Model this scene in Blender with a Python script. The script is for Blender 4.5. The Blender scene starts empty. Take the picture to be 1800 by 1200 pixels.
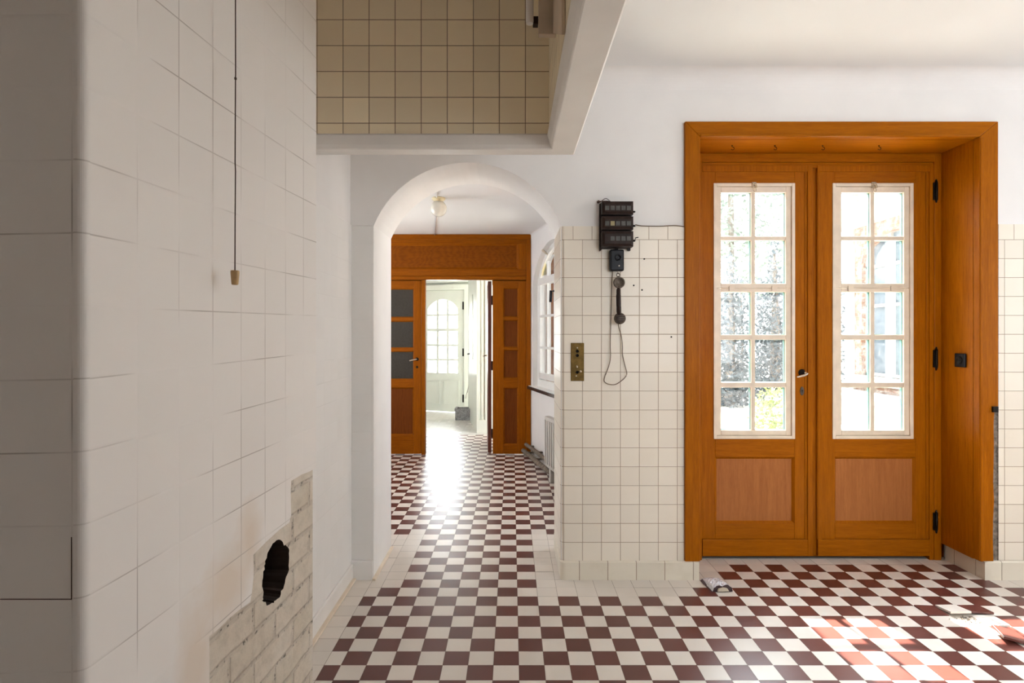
import bpy, math, random
from mathutils import Vector, Matrix
from mathutils.geometry import tessellate_polygon
random.seed(7)
SC = bpy.context.scene
COL = SC.collection
PI = math.pi
F = 1017.0; HC = 1.295; CX = 900.0; CY = 590.0      # lens in pixels of the 1800x1200 frame, eye height, horizon

def fx(px, Y): return (px - CX) * Y / F
def fz(py, Y): return HC + (CY - py) * Y / F

# ------------------------------------------------------------------ materials
class NT:
    def __init__(s, name):
        s.m = bpy.data.materials.new(name); s.m.use_nodes = True
        s.t = s.m.node_tree; s.t.nodes.clear()
        s.out = s.n('ShaderNodeOutputMaterial')
        s.b = s.n('ShaderNodeBsdfPrincipled'); s.l(s.b.outputs[0], s.out.inputs[0])
    def n(s, k, **kw):
        o = s.t.nodes.new(k)
        for a, v in kw.items(): setattr(o, a, v)
        return o
    def l(s, a, b): s.t.links.new(a, b)
    def put(s, sock, v):
        if hasattr(v, 'is_output'): s.l(v, sock)
        else: sock.default_value = v
    def math(s, op, a, b=0.0, c=0.0):
        o = s.n('ShaderNodeMath', operation=op)
        s.put(o.inputs[0], a); s.put(o.inputs[1], b); s.put(o.inputs[2], c)
        return o.outputs[0]
    def mix(s, f, a, b):
        o = s.n('ShaderNodeMix', data_type='RGBA')
        s.put(o.inputs[0], f)
        s.put(o.inputs[6], a if hasattr(a, 'is_output') else (*a, 1)); s.put(o.inputs[7], b if hasattr(b, 'is_output') else (*b, 1))
        return o.outputs[2]
    def noise(s, vec, scale, detail=3.0, rough=0.5):
        o = s.n('ShaderNodeTexNoise'); o.inputs['Scale'].default_value = scale
        o.inputs['Detail'].default_value = detail; o.inputs['Roughness'].default_value = rough
        if vec is not None: s.l(vec, o.inputs['Vector'])
        return o.outputs[0]
    def ramp(s, f, lo, hi):
        o = s.n('ShaderNodeMapRange'); s.l(f, o.inputs[0])
        o.inputs[1].default_value = lo; o.inputs[2].default_value = hi
        return o.outputs[0]
    def obj(s): return s.n('ShaderNodeTexCoord').outputs['Object']
    def uv(s): return s.n('ShaderNodeTexCoord').outputs['UV']
    def pos(s): return s.n('ShaderNodeNewGeometry').outputs['Position']
    def mapping(s, vec, scale):
        o = s.n('ShaderNodeMapping'); s.l(vec, o.inputs[0]); o.inputs['Scale'].default_value = scale
        return o.outputs[0]
    def bump(s, h, strength=0.3, dist=0.002):
        o = s.n('ShaderNodeBump'); o.inputs['Strength'].default_value = strength; o.inputs['Distance'].default_value = dist
        s.l(h, o.inputs['Height']); s.l(o.outputs[0], s.b.inputs['Normal'])

def plain(name, col, rough=0.5, metal=0.0, var=0.0, scale=20, bump=0.0, coat=0.0):
    t = NT(name); t.b.inputs['Roughness'].default_value = rough; t.b.inputs['Metallic'].default_value = metal
    if coat: t.b.inputs['Coat Weight'].default_value = coat; t.b.inputs['Coat Roughness'].default_value = 0.15
    nz = t.noise(t.pos(), scale, 4)
    if var:
        c2 = tuple(max(0, c * (1 - var)) for c in col); c1 = tuple(min(1, c * (1 + var * .5)) for c in col)
        t.l(t.mix(t.ramp(nz, .3, .7), c2, c1), t.b.inputs['Base Color'])
    else: t.b.inputs['Base Color'].default_value = (*col, 1)
    if bump: t.bump(nz, bump, 0.004)
    return t.m

def wood(name, col, dark, axis='z', rough=0.33, ripple=0.0):
    t = NT(name); t.b.inputs['Roughness'].default_value = rough
    t.b.inputs['Specular IOR Level'].default_value = .07
    sc = {'z': (9, 9, .55), 'x': (.55, 9, 9)}[axis]
    v = t.mapping(t.obj(), sc)
    n1 = t.noise(v, 9, 6, .62); n2 = t.noise(v, 40, 4, .7); n3 = t.noise(t.obj(), 2.3, 3)
    f = t.math('ADD', t.math('MULTIPLY', n1, .55), t.math('MULTIPLY', n2, .45))
    c = t.mix(t.ramp(f, .36, .62), dark, col)
    c = t.mix(t.math('MULTIPLY', t.ramp(n3, .35, .75), .35), c, tuple(x * .72 for x in col))
    if ripple:
        m = t.n('ShaderNodeTexWave'); m.inputs['Scale'].default_value = 4; m.inputs['Distortion'].default_value = 14
        m.inputs['Detail'].default_value = 4; t.l(t.mapping(t.obj(), (1.2, 1.2, 3.5) if axis == 'x' else (4, 4, 1)), m.inputs['Vector'])
        c = t.mix(t.math('MULTIPLY', m.outputs['Fac'], ripple), c, tuple(x * 1.35 for x in col))
    t.l(c, t.b.inputs['Base Color'])
    t.bump(f, .12, .001)
    return t.m

def tiles(name, col, line, pu, pv, u0=0, v0=0, w=.0022, breakup=0.0, rough=.28, var=.06, dirt=None, shear=0.0, bump=.5, lineamt=1.0, top=None, stains=()):
    t = NT(name); t.b.inputs['Roughness'].default_value = rough
    sp = t.n('ShaderNodeSeparateXYZ'); t.l(t.uv(), sp.inputs[0])
    u, v = sp.outputs[0], sp.outputs[1]
    if shear: v = t.math('ADD', v, t.math('MULTIPLY', u, shear))
    a = t.math('DIVIDE', t.math('SUBTRACT', u, u0), pu); b = t.math('DIVIDE', t.math('SUBTRACT', v, v0), pv)
    if top is not None:      # the cut top course is shifted half a tile
        a = t.math('ADD', a, t.math('MULTIPLY', t.math('GREATER_THAN', v, top), .5))
    def d(q, p):
        f = t.math('FRACT', q); return t.math('MULTIPLY', t.math('MINIMUM', f, t.math('SUBTRACT', 1.0, f)), p)
    du, dv = d(a, pu), d(b, pv)
    dm = t.math('MINIMUM', du, dv)
    ln = t.math('SUBTRACT', 1.0, t.ramp(dm, w * .35, w * .75))
    # cell id
    cm = t.n('ShaderNodeCombineXYZ'); t.l(t.math('FLOOR', a), cm.inputs[0]); t.l(t.math('FLOOR', b), cm.inputs[1])
    wn = t.n('ShaderNodeTexWhiteNoise', noise_dimensions='3D'); t.l(cm.outputs[0], wn.inputs['Vector'])
    c = t.mix(wn.outputs['Value'], tuple(x * (1 - var) for x in col), tuple(min(1, x * (1 + var * .3)) for x in col))
    nz = t.noise(t.uv(), 5, 5, .6)
    if dirt: c = t.mix(t.math('MULTIPLY', t.ramp(nz, .5, .8), .5), c, dirt)
    for (su, sv, ru, rv) in stains:
        e1 = t.math('POWER', t.math('DIVIDE', t.math('SUBTRACT', sp.outputs[0], su), ru), 2.0); e2 = t.math('POWER', t.math('DIVIDE', t.math('SUBTRACT', sp.outputs[1], sv), rv), 2.0)
        q = t.math('SUBTRACT', 1.0, t.math('SQRT', t.math('ADD', e1, e2)))
        c = t.mix(t.math('MULTIPLY', t.ramp(t.math('ADD', q, t.math('MULTIPLY', t.math('SUBTRACT', nz, .5), 1.6)), .0, .8), .7), c, (.70, .58, .46))
    h = t.ramp(dm, 0, .004)
    if breakup:
        k = t.noise(t.uv(), 3.2, 2, .5)
        ln = t.math('MULTIPLY', ln, t.ramp(k, breakup, breakup + .14))
    if lineamt != 1.0: ln = t.math('MULTIPLY', ln, lineamt)
    c = t.mix(ln, c, line)
    t.l(c, t.b.inputs['Base Color'])
    n2 = t.noise(t.uv(), 7, 2)
    t.bump(t.math('ADD', h, t.math('MULTIPLY', n2, .25)), bump, .0015)
    return t.m

M = {}
PL = (.80, .775, .75)
M['plaster'] = plain('plaster', PL, .75, var=.05, scale=3, bump=.08)
M['ceiling'] = plain('ceiling_paint', (.775, .765, .75), .8, var=.03, scale=2, bump=.04)
M['white_paint'] = plain('white_paint', (.78, .75, .71), .45, var=.06, scale=6, bump=.06)
M['shade_wall'] = plain('dark_shade_wall', (.30, .26, .22), .8, var=.2, scale=4)  # dark colour of the added unseen walls, so they bounce little light
M['tile'] = tiles('wall_tile', (.80, .725, .61), (.30, .21, .13), .101, .1007, .2753, 1.807 - 18 * .1007, w=.0024, var=.05, dirt=(.76, .67, .54), rough=.32, top=1.8068)
M['tile_base'] = tiles('base_tile', (.74, .67, .55), (.26, .19, .12), .151, 2.0, .27, -.5, w=.003, var=.08, dirt=(.52, .44, .31), rough=.3)
M['tile_hood'] = tiles('hood_tile', (.95, .83, .61), (.20, .13, .07), .1011, .1002, .0521, 2.120, w=.0024, var=.10, rough=.3)
M['tile_painted'] = tiles('painted_tile', (.81, .775, .735), (.25, .20, .16), .1, .1, .005, .0354, w=.0019, breakup=.46, rough=.5, var=.02, shear=-.018, bump=.22, lineamt=.6, dirt=(.79, .745, .69), stains=[(.245, .70, .07, .14), (.36, .80, .12, .09), (.44, .86, .06, .10)])
M['tile_white'] = tiles('white_painted_tile', (.80, .78, .75), (.55, .51, .46), .1, .1, .03, .08, w=.0012, breakup=.55, rough=.38, var=.02, bump=.25, lineamt=.5, dirt=(.74, .72, .68))
OAK, OAKD = (.40, .118, .002), (.25, .066, .001)
M['oak_v'] = wood('oak_upright', OAK, OAKD, 'z')
M['oak_h'] = wood('oak_level', OAK, OAKD, 'x')
M['oak_panel'] = wood('oak_panel', (.44, .165, .050), (.30, .105, .030), 'z', .36)
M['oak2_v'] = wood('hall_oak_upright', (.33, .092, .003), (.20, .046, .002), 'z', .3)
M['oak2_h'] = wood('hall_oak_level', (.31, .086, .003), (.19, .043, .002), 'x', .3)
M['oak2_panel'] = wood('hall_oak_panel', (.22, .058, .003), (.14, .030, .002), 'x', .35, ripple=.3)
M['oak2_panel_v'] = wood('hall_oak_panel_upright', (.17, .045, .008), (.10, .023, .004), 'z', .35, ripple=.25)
M['cream'] = plain('cream_gloss_paint', (.77, .66, .52), .35, var=.10, scale=14, bump=.06)
M['hallwhite'] = plain('old_white_gloss', (.56, .585, .515), .4, var=.05, scale=4)
M['windowwhite'] = plain('window_white', (.80, .79, .76), .4, var=.03)
M['black'] = plain('black_bakelite', (.012, .012, .014), .25)
M['board'] = plain('dark_varnished_wood', (.026, .014, .010), .35, var=.3, scale=40)
M['boardwin'] = plain('grey_indicator_glass', (.10, .095, .085), .25, var=.25, scale=60)
M['yellowwin'] = plain('yellowed_indicator_glass', (.30, .25, .13), .3)
M['brass'] = plain('tarnished_brass', (.16, .095, .022), .38, .75, var=.4, scale=40)
M['bronze'] = plain('dark_bronze', (.10, .075, .055), .4, .6, var=.4, scale=70)
M['iron'] = plain('black_iron', (.015, .012, .010), .45, .5)
M['nickel'] = plain('worn_nickel', (.62, .54, .44), .28, .9)
M['cork'] = plain('turned_wood', (.52, .34, .15), .5, var=.2, scale=80)
M['cord'] = plain('dark_cord', (.055, .025, .015), .8)
M['cordb'] = plain('brown_flex', (.13, .085, .05), .7)
M['globe'] = plain('opal_glass', (.80, .76, .66), .12, coat=.4)
M['gilt'] = plain('yellowed_porcelain', (.72, .60, .36), .35)
M['pipe'] = plain('dirty_pipe', (.20, .16, .12), .6, .1, var=.5, scale=30)
M['radiator'] = plain('radiator_enamel', (.50, .47, .43), .4)
M['stone_black'] = plain('black_sill_stone', (.02, .02, .022), .2)
M['concrete'] = plain('speckled_concrete', (.33, .33, .33), .85, var=.55, scale=60, bump=.5)
M['mortar'] = plain('rough_mortar', (.23, .19, .15), .95, var=.7, scale=45, bump=1.0)
M['screed'] = plain('pale_mortar_bed', (.62, .56, .48), .95, var=.25, scale=40, bump=.6)
M['grout'] = plain('floor_grout', (.20, .155, .125), .9, var=.3, scale=40)
M['soot'] = plain('sooty_brick', (.035, .020, .013), .95, var=.7, scale=18, bump=.8)
M['darkglass'] = plain('dark_backed_glass', (.055, .047, .038), .25, var=.15, scale=50)
M['latch_paint'] = plain('chipped_cream_latch', (.55, .44, .30), .4, .2, var=.6, scale=120)
M['red_cap'] = plain('dark_red_paint', (.11, .025, .012), .4)
M['board_paint'] = plain('drab_cream_board', (.62, .50, .38), .5, var=.15, scale=8)

for k_ in ('black', 'board', 'boardwin', 'yellowwin', 'darkglass', 'iron'):
    M[k_].node_tree.nodes['Principled BSDF'].inputs['Specular IOR Level'].default_value = .15
def foil_mat():
    t = NT('crumpled_foil'); t.b.inputs['Metallic'].default_value = .3; t.b.inputs['Roughness'].default_value = .2
    t.b.inputs['Base Color'].default_value = (.84, .87, .94, 1)
    t.bump(t.noise(t.pos(), 70, 3), .8, .006); return t.m
M['foil'] = foil_mat()
M['foil_in'] = plain('dark_plum_print', (.09, .055, .06), .35, .2, var=.4, scale=60)
M['packet_paper'] = plain('beige_paper', (.55, .47, .36), .7)

def floor_tile(name, col, var, dirt, rough):
    t = NT(name)
    g = t.n('ShaderNodeNewGeometry')
    r = g.outputs['Random Per Island']
    c = t.mix(r, tuple(x * (1 - var) for x in col), tuple(min(1, x * (1 + var * .5)) for x in col))
    nz = t.noise(t.pos(), 6, 5, .65); n2 = t.noise(t.pos(), 60, 3, .6)
    c = t.mix(t.math('MULTIPLY', t.ramp(nz, .45, .85), .28), c, dirt)
    t.l(c, t.b.inputs['Base Color'])
    t.l(t.math('ADD', rough, t.math('MULTIPLY', t.ramp(nz, .3, .8), .08)), t.b.inputs['Roughness'])
    t.b.inputs['Specular IOR Level'].default_value = .42; t.b.inputs['Coat Weight'].default_value = .0; t.b.inputs['Coat Roughness'].default_value = .2; t.b.inputs['Coat IOR'].default_value = 1.6
    t.bump(n2, .10, .001)
    return t.m
M['ft_red'] = floor_tile('red_clay_tile', (.112, .030, .022), .13, (.115, .038, .030), .29)
M['ft_cream'] = floor_tile('cream_clay_tile', (.71, .65, .585), .07, (.60, .52, .43), .29)
M['ft_glare'] = floor_tile('glare_pale_tile', (.62, .60, .55), .10, (.50, .48, .43), .22)

def brick_mat(name, c1, c2, mortar, scale, uv=True):
    t = NT(name); b = t.n('ShaderNodeTexBrick')
    src = t.uv() if uv else t.obj()
    wob = t.n('ShaderNodeTexNoise'); wob.inputs['Scale'].default_value = 14; wob.inputs['Detail'].default_value = 4; t.l(src, wob.inputs['Vector'])
    vm = t.n('ShaderNodeVectorMath', operation='MULTIPLY_ADD'); t.l(wob.outputs['Color'], vm.inputs[0]); vm.inputs[1].default_value = (.014, .014, 0); t.l(src, vm.inputs[2])
    t.l(vm.outputs[0], b.inputs['Vector'])
    b.inputs['Color1'].default_value = (*c1, 1); b.inputs['Color2'].default_value = (*c2, 1); b.inputs['Mortar'].default_value = (*mortar, 1)
    b.inputs['Scale'].default_value = scale; b.inputs['Mortar Size'].default_value = .022; b.inputs['Brick Width'].default_value = .5
    b.inputs['Row Height'].default_value = .17; b.inputs['Mortar Smooth'].default_value = .8
    nz = t.noise(t.uv() if uv else t.obj(), 28, 6, .7); n3 = t.noise(t.uv() if uv else t.obj(), 6, 4, .7)
    c = t.mix(t.math('MULTIPLY', t.ramp(nz, .45, .75), .55), b.outputs['Color'], tuple(x * .62 for x in c1))
    c = t.mix(t.math('MULTIPLY', t.ramp(n3, .45, .7), .45), c, (.72, .68, .60))
    pits = t.noise(src, 55, 3, .6); pj = t.math('MULTIPLY', t.ramp(b.outputs['Fac'], .25, .9), t.ramp(pits, .55, .66))
    c = t.mix(pj, c, tuple(x * .22 for x in c1))
    t.l(c, t.b.inputs['Base Color']); t.b.inputs['Roughness'].default_value = .9
    t.bump(t.math('ADD', t.math('MULTIPLY', b.outputs['Fac'], -.7), nz), .9, .006)
    return t.m
M['brick_old'] = brick_mat('whitewashed_old_brick', (.60, .53, .42), (.66, .58, .48), (.57, .50, .41), 2.6)
M['brick_red'] = brick_mat('orange_facade_brick', (.15, .062, .030), (.17, .078, .040), (.15, .115, .085), 2.6)
M['facade_stone'] = plain('pale_facade_stone', (.25, .235, .21), .8, var=.08, scale=3)
M['facade_glass'] = plain('facade_window_glass', (.06, .075, .09), .12)
M['teal'] = plain('pale_teal_paint', (.42, .60, .60), .5)
M['garden_ground'] = plain('pale_gravel', (.62, .58, .52), .95, var=.15, scale=4)

def glass_mat(name, tint=(.93, .98, .96), streak=0.05):
    t = NT(name); t.t.nodes.remove(t.b)
    tr = t.n('ShaderNodeBsdfTransparent'); tr.inputs[0].default_value = (*tint, 1)
    gl = t.n('ShaderNodeBsdfGlossy'); gl.inputs['Roughness'].default_value = .02
    fr = t.n('ShaderNodeFresnel'); fr.inputs[0].default_value = 1.5
    df = t.n('ShaderNodeBsdfTranslucent'); df.inputs[0].default_value = (.8, .84, .86, 1)
    mx = t.n('ShaderNodeMixShader'); t.l(fr.outputs[0], mx.inputs[0]); t.l(tr.outputs[0], mx.inputs[1]); t.l(gl.outputs[0], mx.inputs[2])
    m2 = t.n('ShaderNodeMixShader'); nz = t.noise(t.pos(), 45, 6, .75)
    t.l(t.math('MULTIPLY', t.ramp(nz, .30, .72), streak), m2.inputs[0]); t.l(mx.outputs[0], m2.inputs[1]); t.l(df.outputs[0], m2.inputs[2])
    t.l(m2.outputs[0], t.out.inputs[0]); return t.m
M['glass'] = glass_mat('old_window_glass', (.95, .985, .97), .04)
M['glass_clear'] = glass_mat('hall_window_glass', (.97, .99, .98), .04)
M['glass_edge'] = plain('green_putty_edge', (.02, .13, .10), .4)

def leaf_mat(name, c1, c2):
    t = NT(name); g = t.n('ShaderNodeNewGeometry')
    t.l(t.mix(g.outputs['Random Per Island'], c1, c2), t.b.inputs['Base Color']); t.b.inputs['Roughness'].default_value = .6
    tr = t.n('ShaderNodeBsdfTranslucent'); t.l(t.mix(g.outputs['Random Per Island'], c1, c2), tr.inputs[0])
    mx = t.n('ShaderNodeMixShader'); mx.inputs[0].default_value = .35
    t.l(t.b.outputs[0], mx.inputs[1]); t.l(tr.outputs[0], mx.inputs[2]); t.l(mx.outputs[0], t.out.inputs[0]); return t.m
M['leaf_dark'] = leaf_mat('haze_tinted_leaf', (.020, .031, .036), (.066, .086, .094))  # garden haze put into the leaf colour as a blue tint
M['leaf_light'] = leaf_mat('yellow_green_leaf', (.085, .12, .015), (.22, .26, .06))
M['leaf_mid'] = leaf_mat('tree_leaf', (.07, .10, .07), (.19, .22, .17))
M['bark'] = plain('bark', (.16, .13, .10), .9, var=.4, scale=20)

# ------------------------------------------------------------------ mesh builder
class MB:
    def __init__(s): s.v = []; s.f = []; s.mi = []; s.uv = []; s.sm = []
    def face(s, pts, mi=0, uv=None, smooth=False):
        n = len(s.v); s.v += [tuple(p) for p in pts]; s.f.append(tuple(range(n, n + len(pts)))); s.mi.append(mi); s.uv.append(uv); s.sm.append(smooth)
    def box(s, x0, x1, y0, y1, z0, z1, mi=0):
        if x0 > x1: x0, x1 = x1, x0
        if y0 > y1: y0, y1 = y1, y0
        if z0 > z1: z0, z1 = z1, z0
        n = len(s.v)
        s.v += [(x0, y0, z0), (x1, y0, z0), (x1, y1, z0), (x0, y1, z0), (x0, y0, z1), (x1, y0, z1), (x1, y1, z1), (x0, y1, z1)]
        for q in ((0, 3, 2, 1), (4, 5, 6, 7), (0, 1, 5, 4), (1, 2, 6, 5), (2, 3, 7, 6), (3, 0, 4, 7)):
            s.f.append(tuple(n + k for k in q)); s.mi.append(mi); s.sm.append(False)
            pts = [s.v[n + k] for k in q]
            nx = abs(pts[0][0] - pts[2][0]) < 1e-9; ny = abs(pts[0][1] - pts[2][1]) < 1e-9
            s.uv.append([(p[1], p[2]) if nx else (p[0], p[2]) if ny else (p[0], p[1]) for p in pts])
        return s
    def prism(s, poly, fn, d0, d1, mi=0):   # poly 2D list (ccw), fn(a,b,d)->3D
        A = [fn(a, b, d0) for a, b in poly]; B = [fn(a, b, d1) for a, b in poly]
        n = len(s.v); s.v += A + B; k = len(poly)
        fs = [tuple(n + i for i in reversed(range(k))), tuple(n + k + i for i in range(k))]
        fs += [(n + i, n + (i + 1) % k, n + k + (i + 1) % k, n + k + i) for i in range(k)]
        for f in fs: s.f.append(f); s.mi.append(mi); s.uv.append(None); s.sm.append(False)
        return s
    def poly_holes(s, outer, holes, fn, uvfn=None, mi=0):
        loops = [outer] + holes
        flat = [p for l in loops for p in l]
        tris = tessellate_polygon([[Vector((a, b, 0)) for a, b in l] for l in loops])
        n = len(s.v); s.v += [tuple(fn(a, b)) for a, b in flat]
        for t in tris:
            s.f.append(tuple(n + i for i in t)); s.mi.append(mi); s.sm.append(False)
            s.uv.append([uvfn(*flat[i]) if uvfn else flat[i] for i in t])
        return s
    def loop_sides(s, loop, fn, d0, d1, mi=0, smooth=False):
        k = len(loop)
        for i in range(k):
            a, b = loop[i], loop[(i + 1) % k]
            s.face([fn(*a, d0), fn(*b, d0), fn(*b, d1), fn(*a, d1)], mi, None, smooth)
        return s
    def lathe(s, prof, c, axis='z', seg=20, mi=0, smooth=True):
        n = len(s.v); c = Vector(c)
        for r, h in prof:
            for k in range(seg):
                t = 2 * PI * k / seg; a, b = r * math.cos(t), r * math.sin(t)
                p = {'z': (a, b, h), 'y': (a, h, b), 'x': (h, a, b)}[axis]
                s.v.append(tuple(c + Vector(p)))
        for i in range(len(prof) - 1):
            for k in range(seg):
                k2 = (k + 1) % seg
                s.f.append((n + i * seg + k, n + i * seg + k2, n + (i + 1) * seg + k2, n + (i + 1) * seg + k)); s.mi.append(mi); s.uv.append(None); s.sm.append(smooth)
        for i, rev in ((0, True), (len(prof) - 1, False)):
            if prof[i][0] > 1e-6:
                r = [n + i * seg + k for k in range(seg)]
                s.f.append(tuple(reversed(r) if rev else r)); s.mi.append(mi); s.uv.append(None); s.sm.append(False)
        return s
    def tube(s, pts, r, seg=8, mi=0):
        pts = [Vector(p) for p in pts]; n0 = len(s.v); up = Vector((.13, .21, .97))
        for i, p in enumerate(pts):
            d = (pts[min(i + 1, len(pts) - 1)] - pts[max(i - 1, 0)]).normalized()
            u = d.cross(up if abs(d.dot(up)) < .95 else Vector((1, 0, 0))).normalized(); w = d.cross(u)
            rr = r[i] if isinstance(r, (list, tuple)) else r
            for k in range(seg):
                t = 2 * PI * k / seg; s.v.append(tuple(p + rr * (math.cos(t) * u + math.sin(t) * w)))
        for i in range(len(pts) - 1):
            for k in range(seg):
                k2 = (k + 1) % seg
                s.f.append((n0 + i * seg + k, n0 + i * seg + k2, n0 + (i + 1) * seg + k2, n0 + (i + 1) * seg + k)); s.mi.append(mi); s.uv.append(None); s.sm.append(True)
        for i in (0, len(pts) - 1):
            s.f.append(tuple(n0 + i * seg + k for k in range(seg))); s.mi.append(mi); s.uv.append(None); s.sm.append(False)
        return s
    def ring(s, x0, x1, z0, z1, w, ya, yb, mi=0):      # mitred sloping moulding around a rectangle, outer edge at ya, inner at yb
        o = [(x0, ya, z0), (x1, ya, z0), (x1, ya, z1), (x0, ya, z1)]
        i = [(x0 + w, yb, z0 + w), (x1 - w, yb, z0 + w), (x1 - w, yb, z1 - w), (x0 + w, yb, z1 - w)]
        for k in range(4):
            k2 = (k + 1) % 4; s.face([o[k], o[k2], i[k2], i[k]], mi)
        return s
    def xf(s, fn): s.v = [tuple(fn(Vector(p))) for p in s.v]; return s
    def build(s, name, mats, parent=None, bevel=0.0, seg=2, merge=False):
        me = bpy.data.meshes.new(name); me.from_pydata(s.v, [], s.f)
        if not isinstance(mats, (list, tuple)): mats = [mats]
        for m in mats: me.materials.append(M[m])
        me.polygons.foreach_set('material_index', s.mi)
        me.polygons.foreach_set('use_smooth', s.sm)
        uvl = me.uv_layers.new(name='UVMap')
        flat = []
        for f, u in zip(s.f, s.uv):
            for k, vi in enumerate(f):
                if u: flat += [u[k][0], u[k][1]]
                else: p = s.v[vi]; flat += [p[0] + p[1], p[2]]
        uvl.data.foreach_set('uv', flat)
        me.update()
        o = bpy.data.objects.new(name, me); COL.objects.link(o)
        if parent is not None: o.parent = parent
        if bevel:
            b = o.modifiers.new('edge', 'BEVEL'); b.width = bevel; b.segments = seg; b.limit_method = 'ANGLE'; b.harden_normals = False
        return o

def tag(o, label, cat, group=None, kind=None):
    o['label'] = label; o['category'] = cat
    if group: o['group'] = group
    if kind: o['kind'] = kind
    return o
def struct(o, label, cat): return tag(o, label, cat, None, 'structure')
def empty(name):
    o = bpy.data.objects.new(name, None); o.empty_display_size = .05; COL.objects.link(o); return o
def spline(pts, n=8):
    P = [Vector(p) for p in pts]; out = []
    for i in range(len(P) - 1):
        p0, p1, p2, p3 = P[max(i - 1, 0)], P[i], P[i + 1], P[min(i + 2, len(P) - 1)]
        for k in range(n):
            t = k / n
            out.append(.5 * ((2 * p1) + (-p0 + p2) * t + (2 * p0 - 5 * p1 + 4 * p2 - p3) * t * t + (-p0 + 3 * p1 - 3 * p2 + p3) * t ** 3))
    out.append(P[-1]); return out

# ------------------------------------------------------------------ key dimensions
YB = 3.09                 # plaster face of the back wall
YT = 3.083                # tile face of the back wall
YH = 3.53                 # hall side of the back wall
CEIL = 2.69
XL = -.855                # left wall
XR = 4.25; YR = -1.3      # unseen right wall and rear wall
AX0, AX1, SPR, RISE = -.738, .262, 1.885, .335
YD = 3.35                 # face of the garden door leaves
YP = 6.30                 # hall partition
HCEIL = 2.40

# ------------------------------------------------------------------ FLOOR
def build_floor():
    t = .1; X0 = -.073; Y0 = 2.8756
    mb = MB()
    mb.face([(-3.2, YR, -.004), (XR, YR, -.004), (XR, YH, -.004), (-3.2, YH, -.004)], 0)
    mb.face([(-3.2, YH, -.004), (1.1, YH, -.004), (1.1, 10.6, -.004), (-3.2, 10.6, -.004)], 0)
    g = .0007
    missing = {(21, -3), (21, -2), (22, -2), (20, -2), (22, -3), (21, -4)}
    rows = range(-42, 78)
    def red(c, r):
        if (c + r) % 2: return False
        if r >= 47: return False
        X = X0 + (c + .5) * t
        if r <= -1: return c >= -7 and X < 4.0
        if r < 9:
            if c >= 10 and X < 2.53:
                if r == 0: return True
                if 1 <= r <= 3: return c >= 12
                return False
            if r == 0 and c > 25: return X < 4.0
            if r == 0 and c == -7: return True
            if r <= 1: return -6 <= c <= 1 if r == 0 else -5 <= c <= 1
            return -5 <= c <= 1
        return True
    for r in rows:
        ya = Y0 + r * t; yb = ya + t
        if ya < YR: continue
        far = ya > YH - .02
        for c in range(-32, 44):
            xa = X0 + c * t; xb = xa + t
            if r < 9 and c == -7:      # cut course beside the left border
                xa = -.739
            if r < 9 and c == -8: xa, xb = -.86, -.739
            if r < 9 and c < -8: continue
            if far and (xa > 1.05): continue
            if not far and ya > 3.08 and not (xa < .3 and xb > -.9 or .9 < xa < 2.6): continue
            if (c, r) in missing: continue
            z = random.uniform(-.0004, .0004); tx = random.uniform(-.0035, .0035); ty = random.uniform(-.0035, .0035)
            mi = 1 if red(c, r) else (3 if r >= 47 else 2)
            xs = [xa + g, xb - g]; ys = [ya + g, yb - g]
            cx, cy = sum(xs) / 2, sum(ys) / 2
            mb.face([(x, y, z + (x - cx) * tx + (y - cy) * ty) for x, y in ((xs[0], ys[0]), (xs[1], ys[0]), (xs[1], ys[1]), (xs[0], ys[1]))], mi)
    # bare mortar bed where tiles came up
    mb.face([(1.925, 2.474, -.0015), (2.229, 2.474, -.0015), (2.229, 2.777, -.0015), (1.925, 2.777, -.0015)], 4)
    o = mb.build('floor', ['grout', 'ft_red', 'ft_cream', 'ft_glare', 'screed'])
    struct(o, 'red and cream checkerboard clay tile floor running from the kitchen through the arch', 'floor')
build_floor()

# loosened tiles (each one a thing)
def loose_tile(cx, cy, z, rx, ry, rz, mat, label, cut=None):
    p = [(-.049, -.049), (.049, -.049), (.049, .049), (-.049, .049)] if cut is None else cut
    mb = MB().prism(p, lambda a, b, d: (a, b, d), -.010, 0)
    o = mb.build('floor_tile', mat, bevel=.0012, seg=1)
    o.location = (cx, cy, z); o.rotation_euler = (rx, ry, rz)
    tag(o, label, 'tile', 'loosened floor tiles')
loose_tile(2.077, 2.726, .0135, -.13, .0, .02, 'ft_cream', 'loosened cream floor tile with lifted front edge above the crumbs')
loose_tile(2.179, 2.722, .0125, -.10, -.03, -.05, 'ft_red', 'loosened red floor tile with a broken front corner behind the bare mortar patch',
           [(-.049, -.03), (.049, -.049), (.049, .049), (-.049, .049)])
loose_tile(1.976, 2.726, .004, .01, .03, .0, 'ft_red', 'slightly raised red floor tile left of the lifted cream tile')
loose_tile(2.172, 2.628, .0045, .0, -.03, .02, 'ft_cream', 'tilted cream floor tile beside the bare mortar patch')
loose_tile(2.135, 2.475, .021, .07, .20, -.25, 'ft_red', 'loose red floor tile lying tilted on its neighbours in the sunlight')
cr = MB()
for k in range(70):
    x = random.gauss(2.085, .035); y = random.gauss(2.635, .016); s_ = random.uniform(.0008, .0030)
    cr.box(x - s_, x + s_, y - s_, y + s_, -.001, -.001 + s_ * 1.6)
tag(cr.build('mortar_crumbs', 'mortar'), 'dark mortar crumbs scattered in front of the lifted cream floor tile', 'crumbs', kind='stuff')

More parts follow.
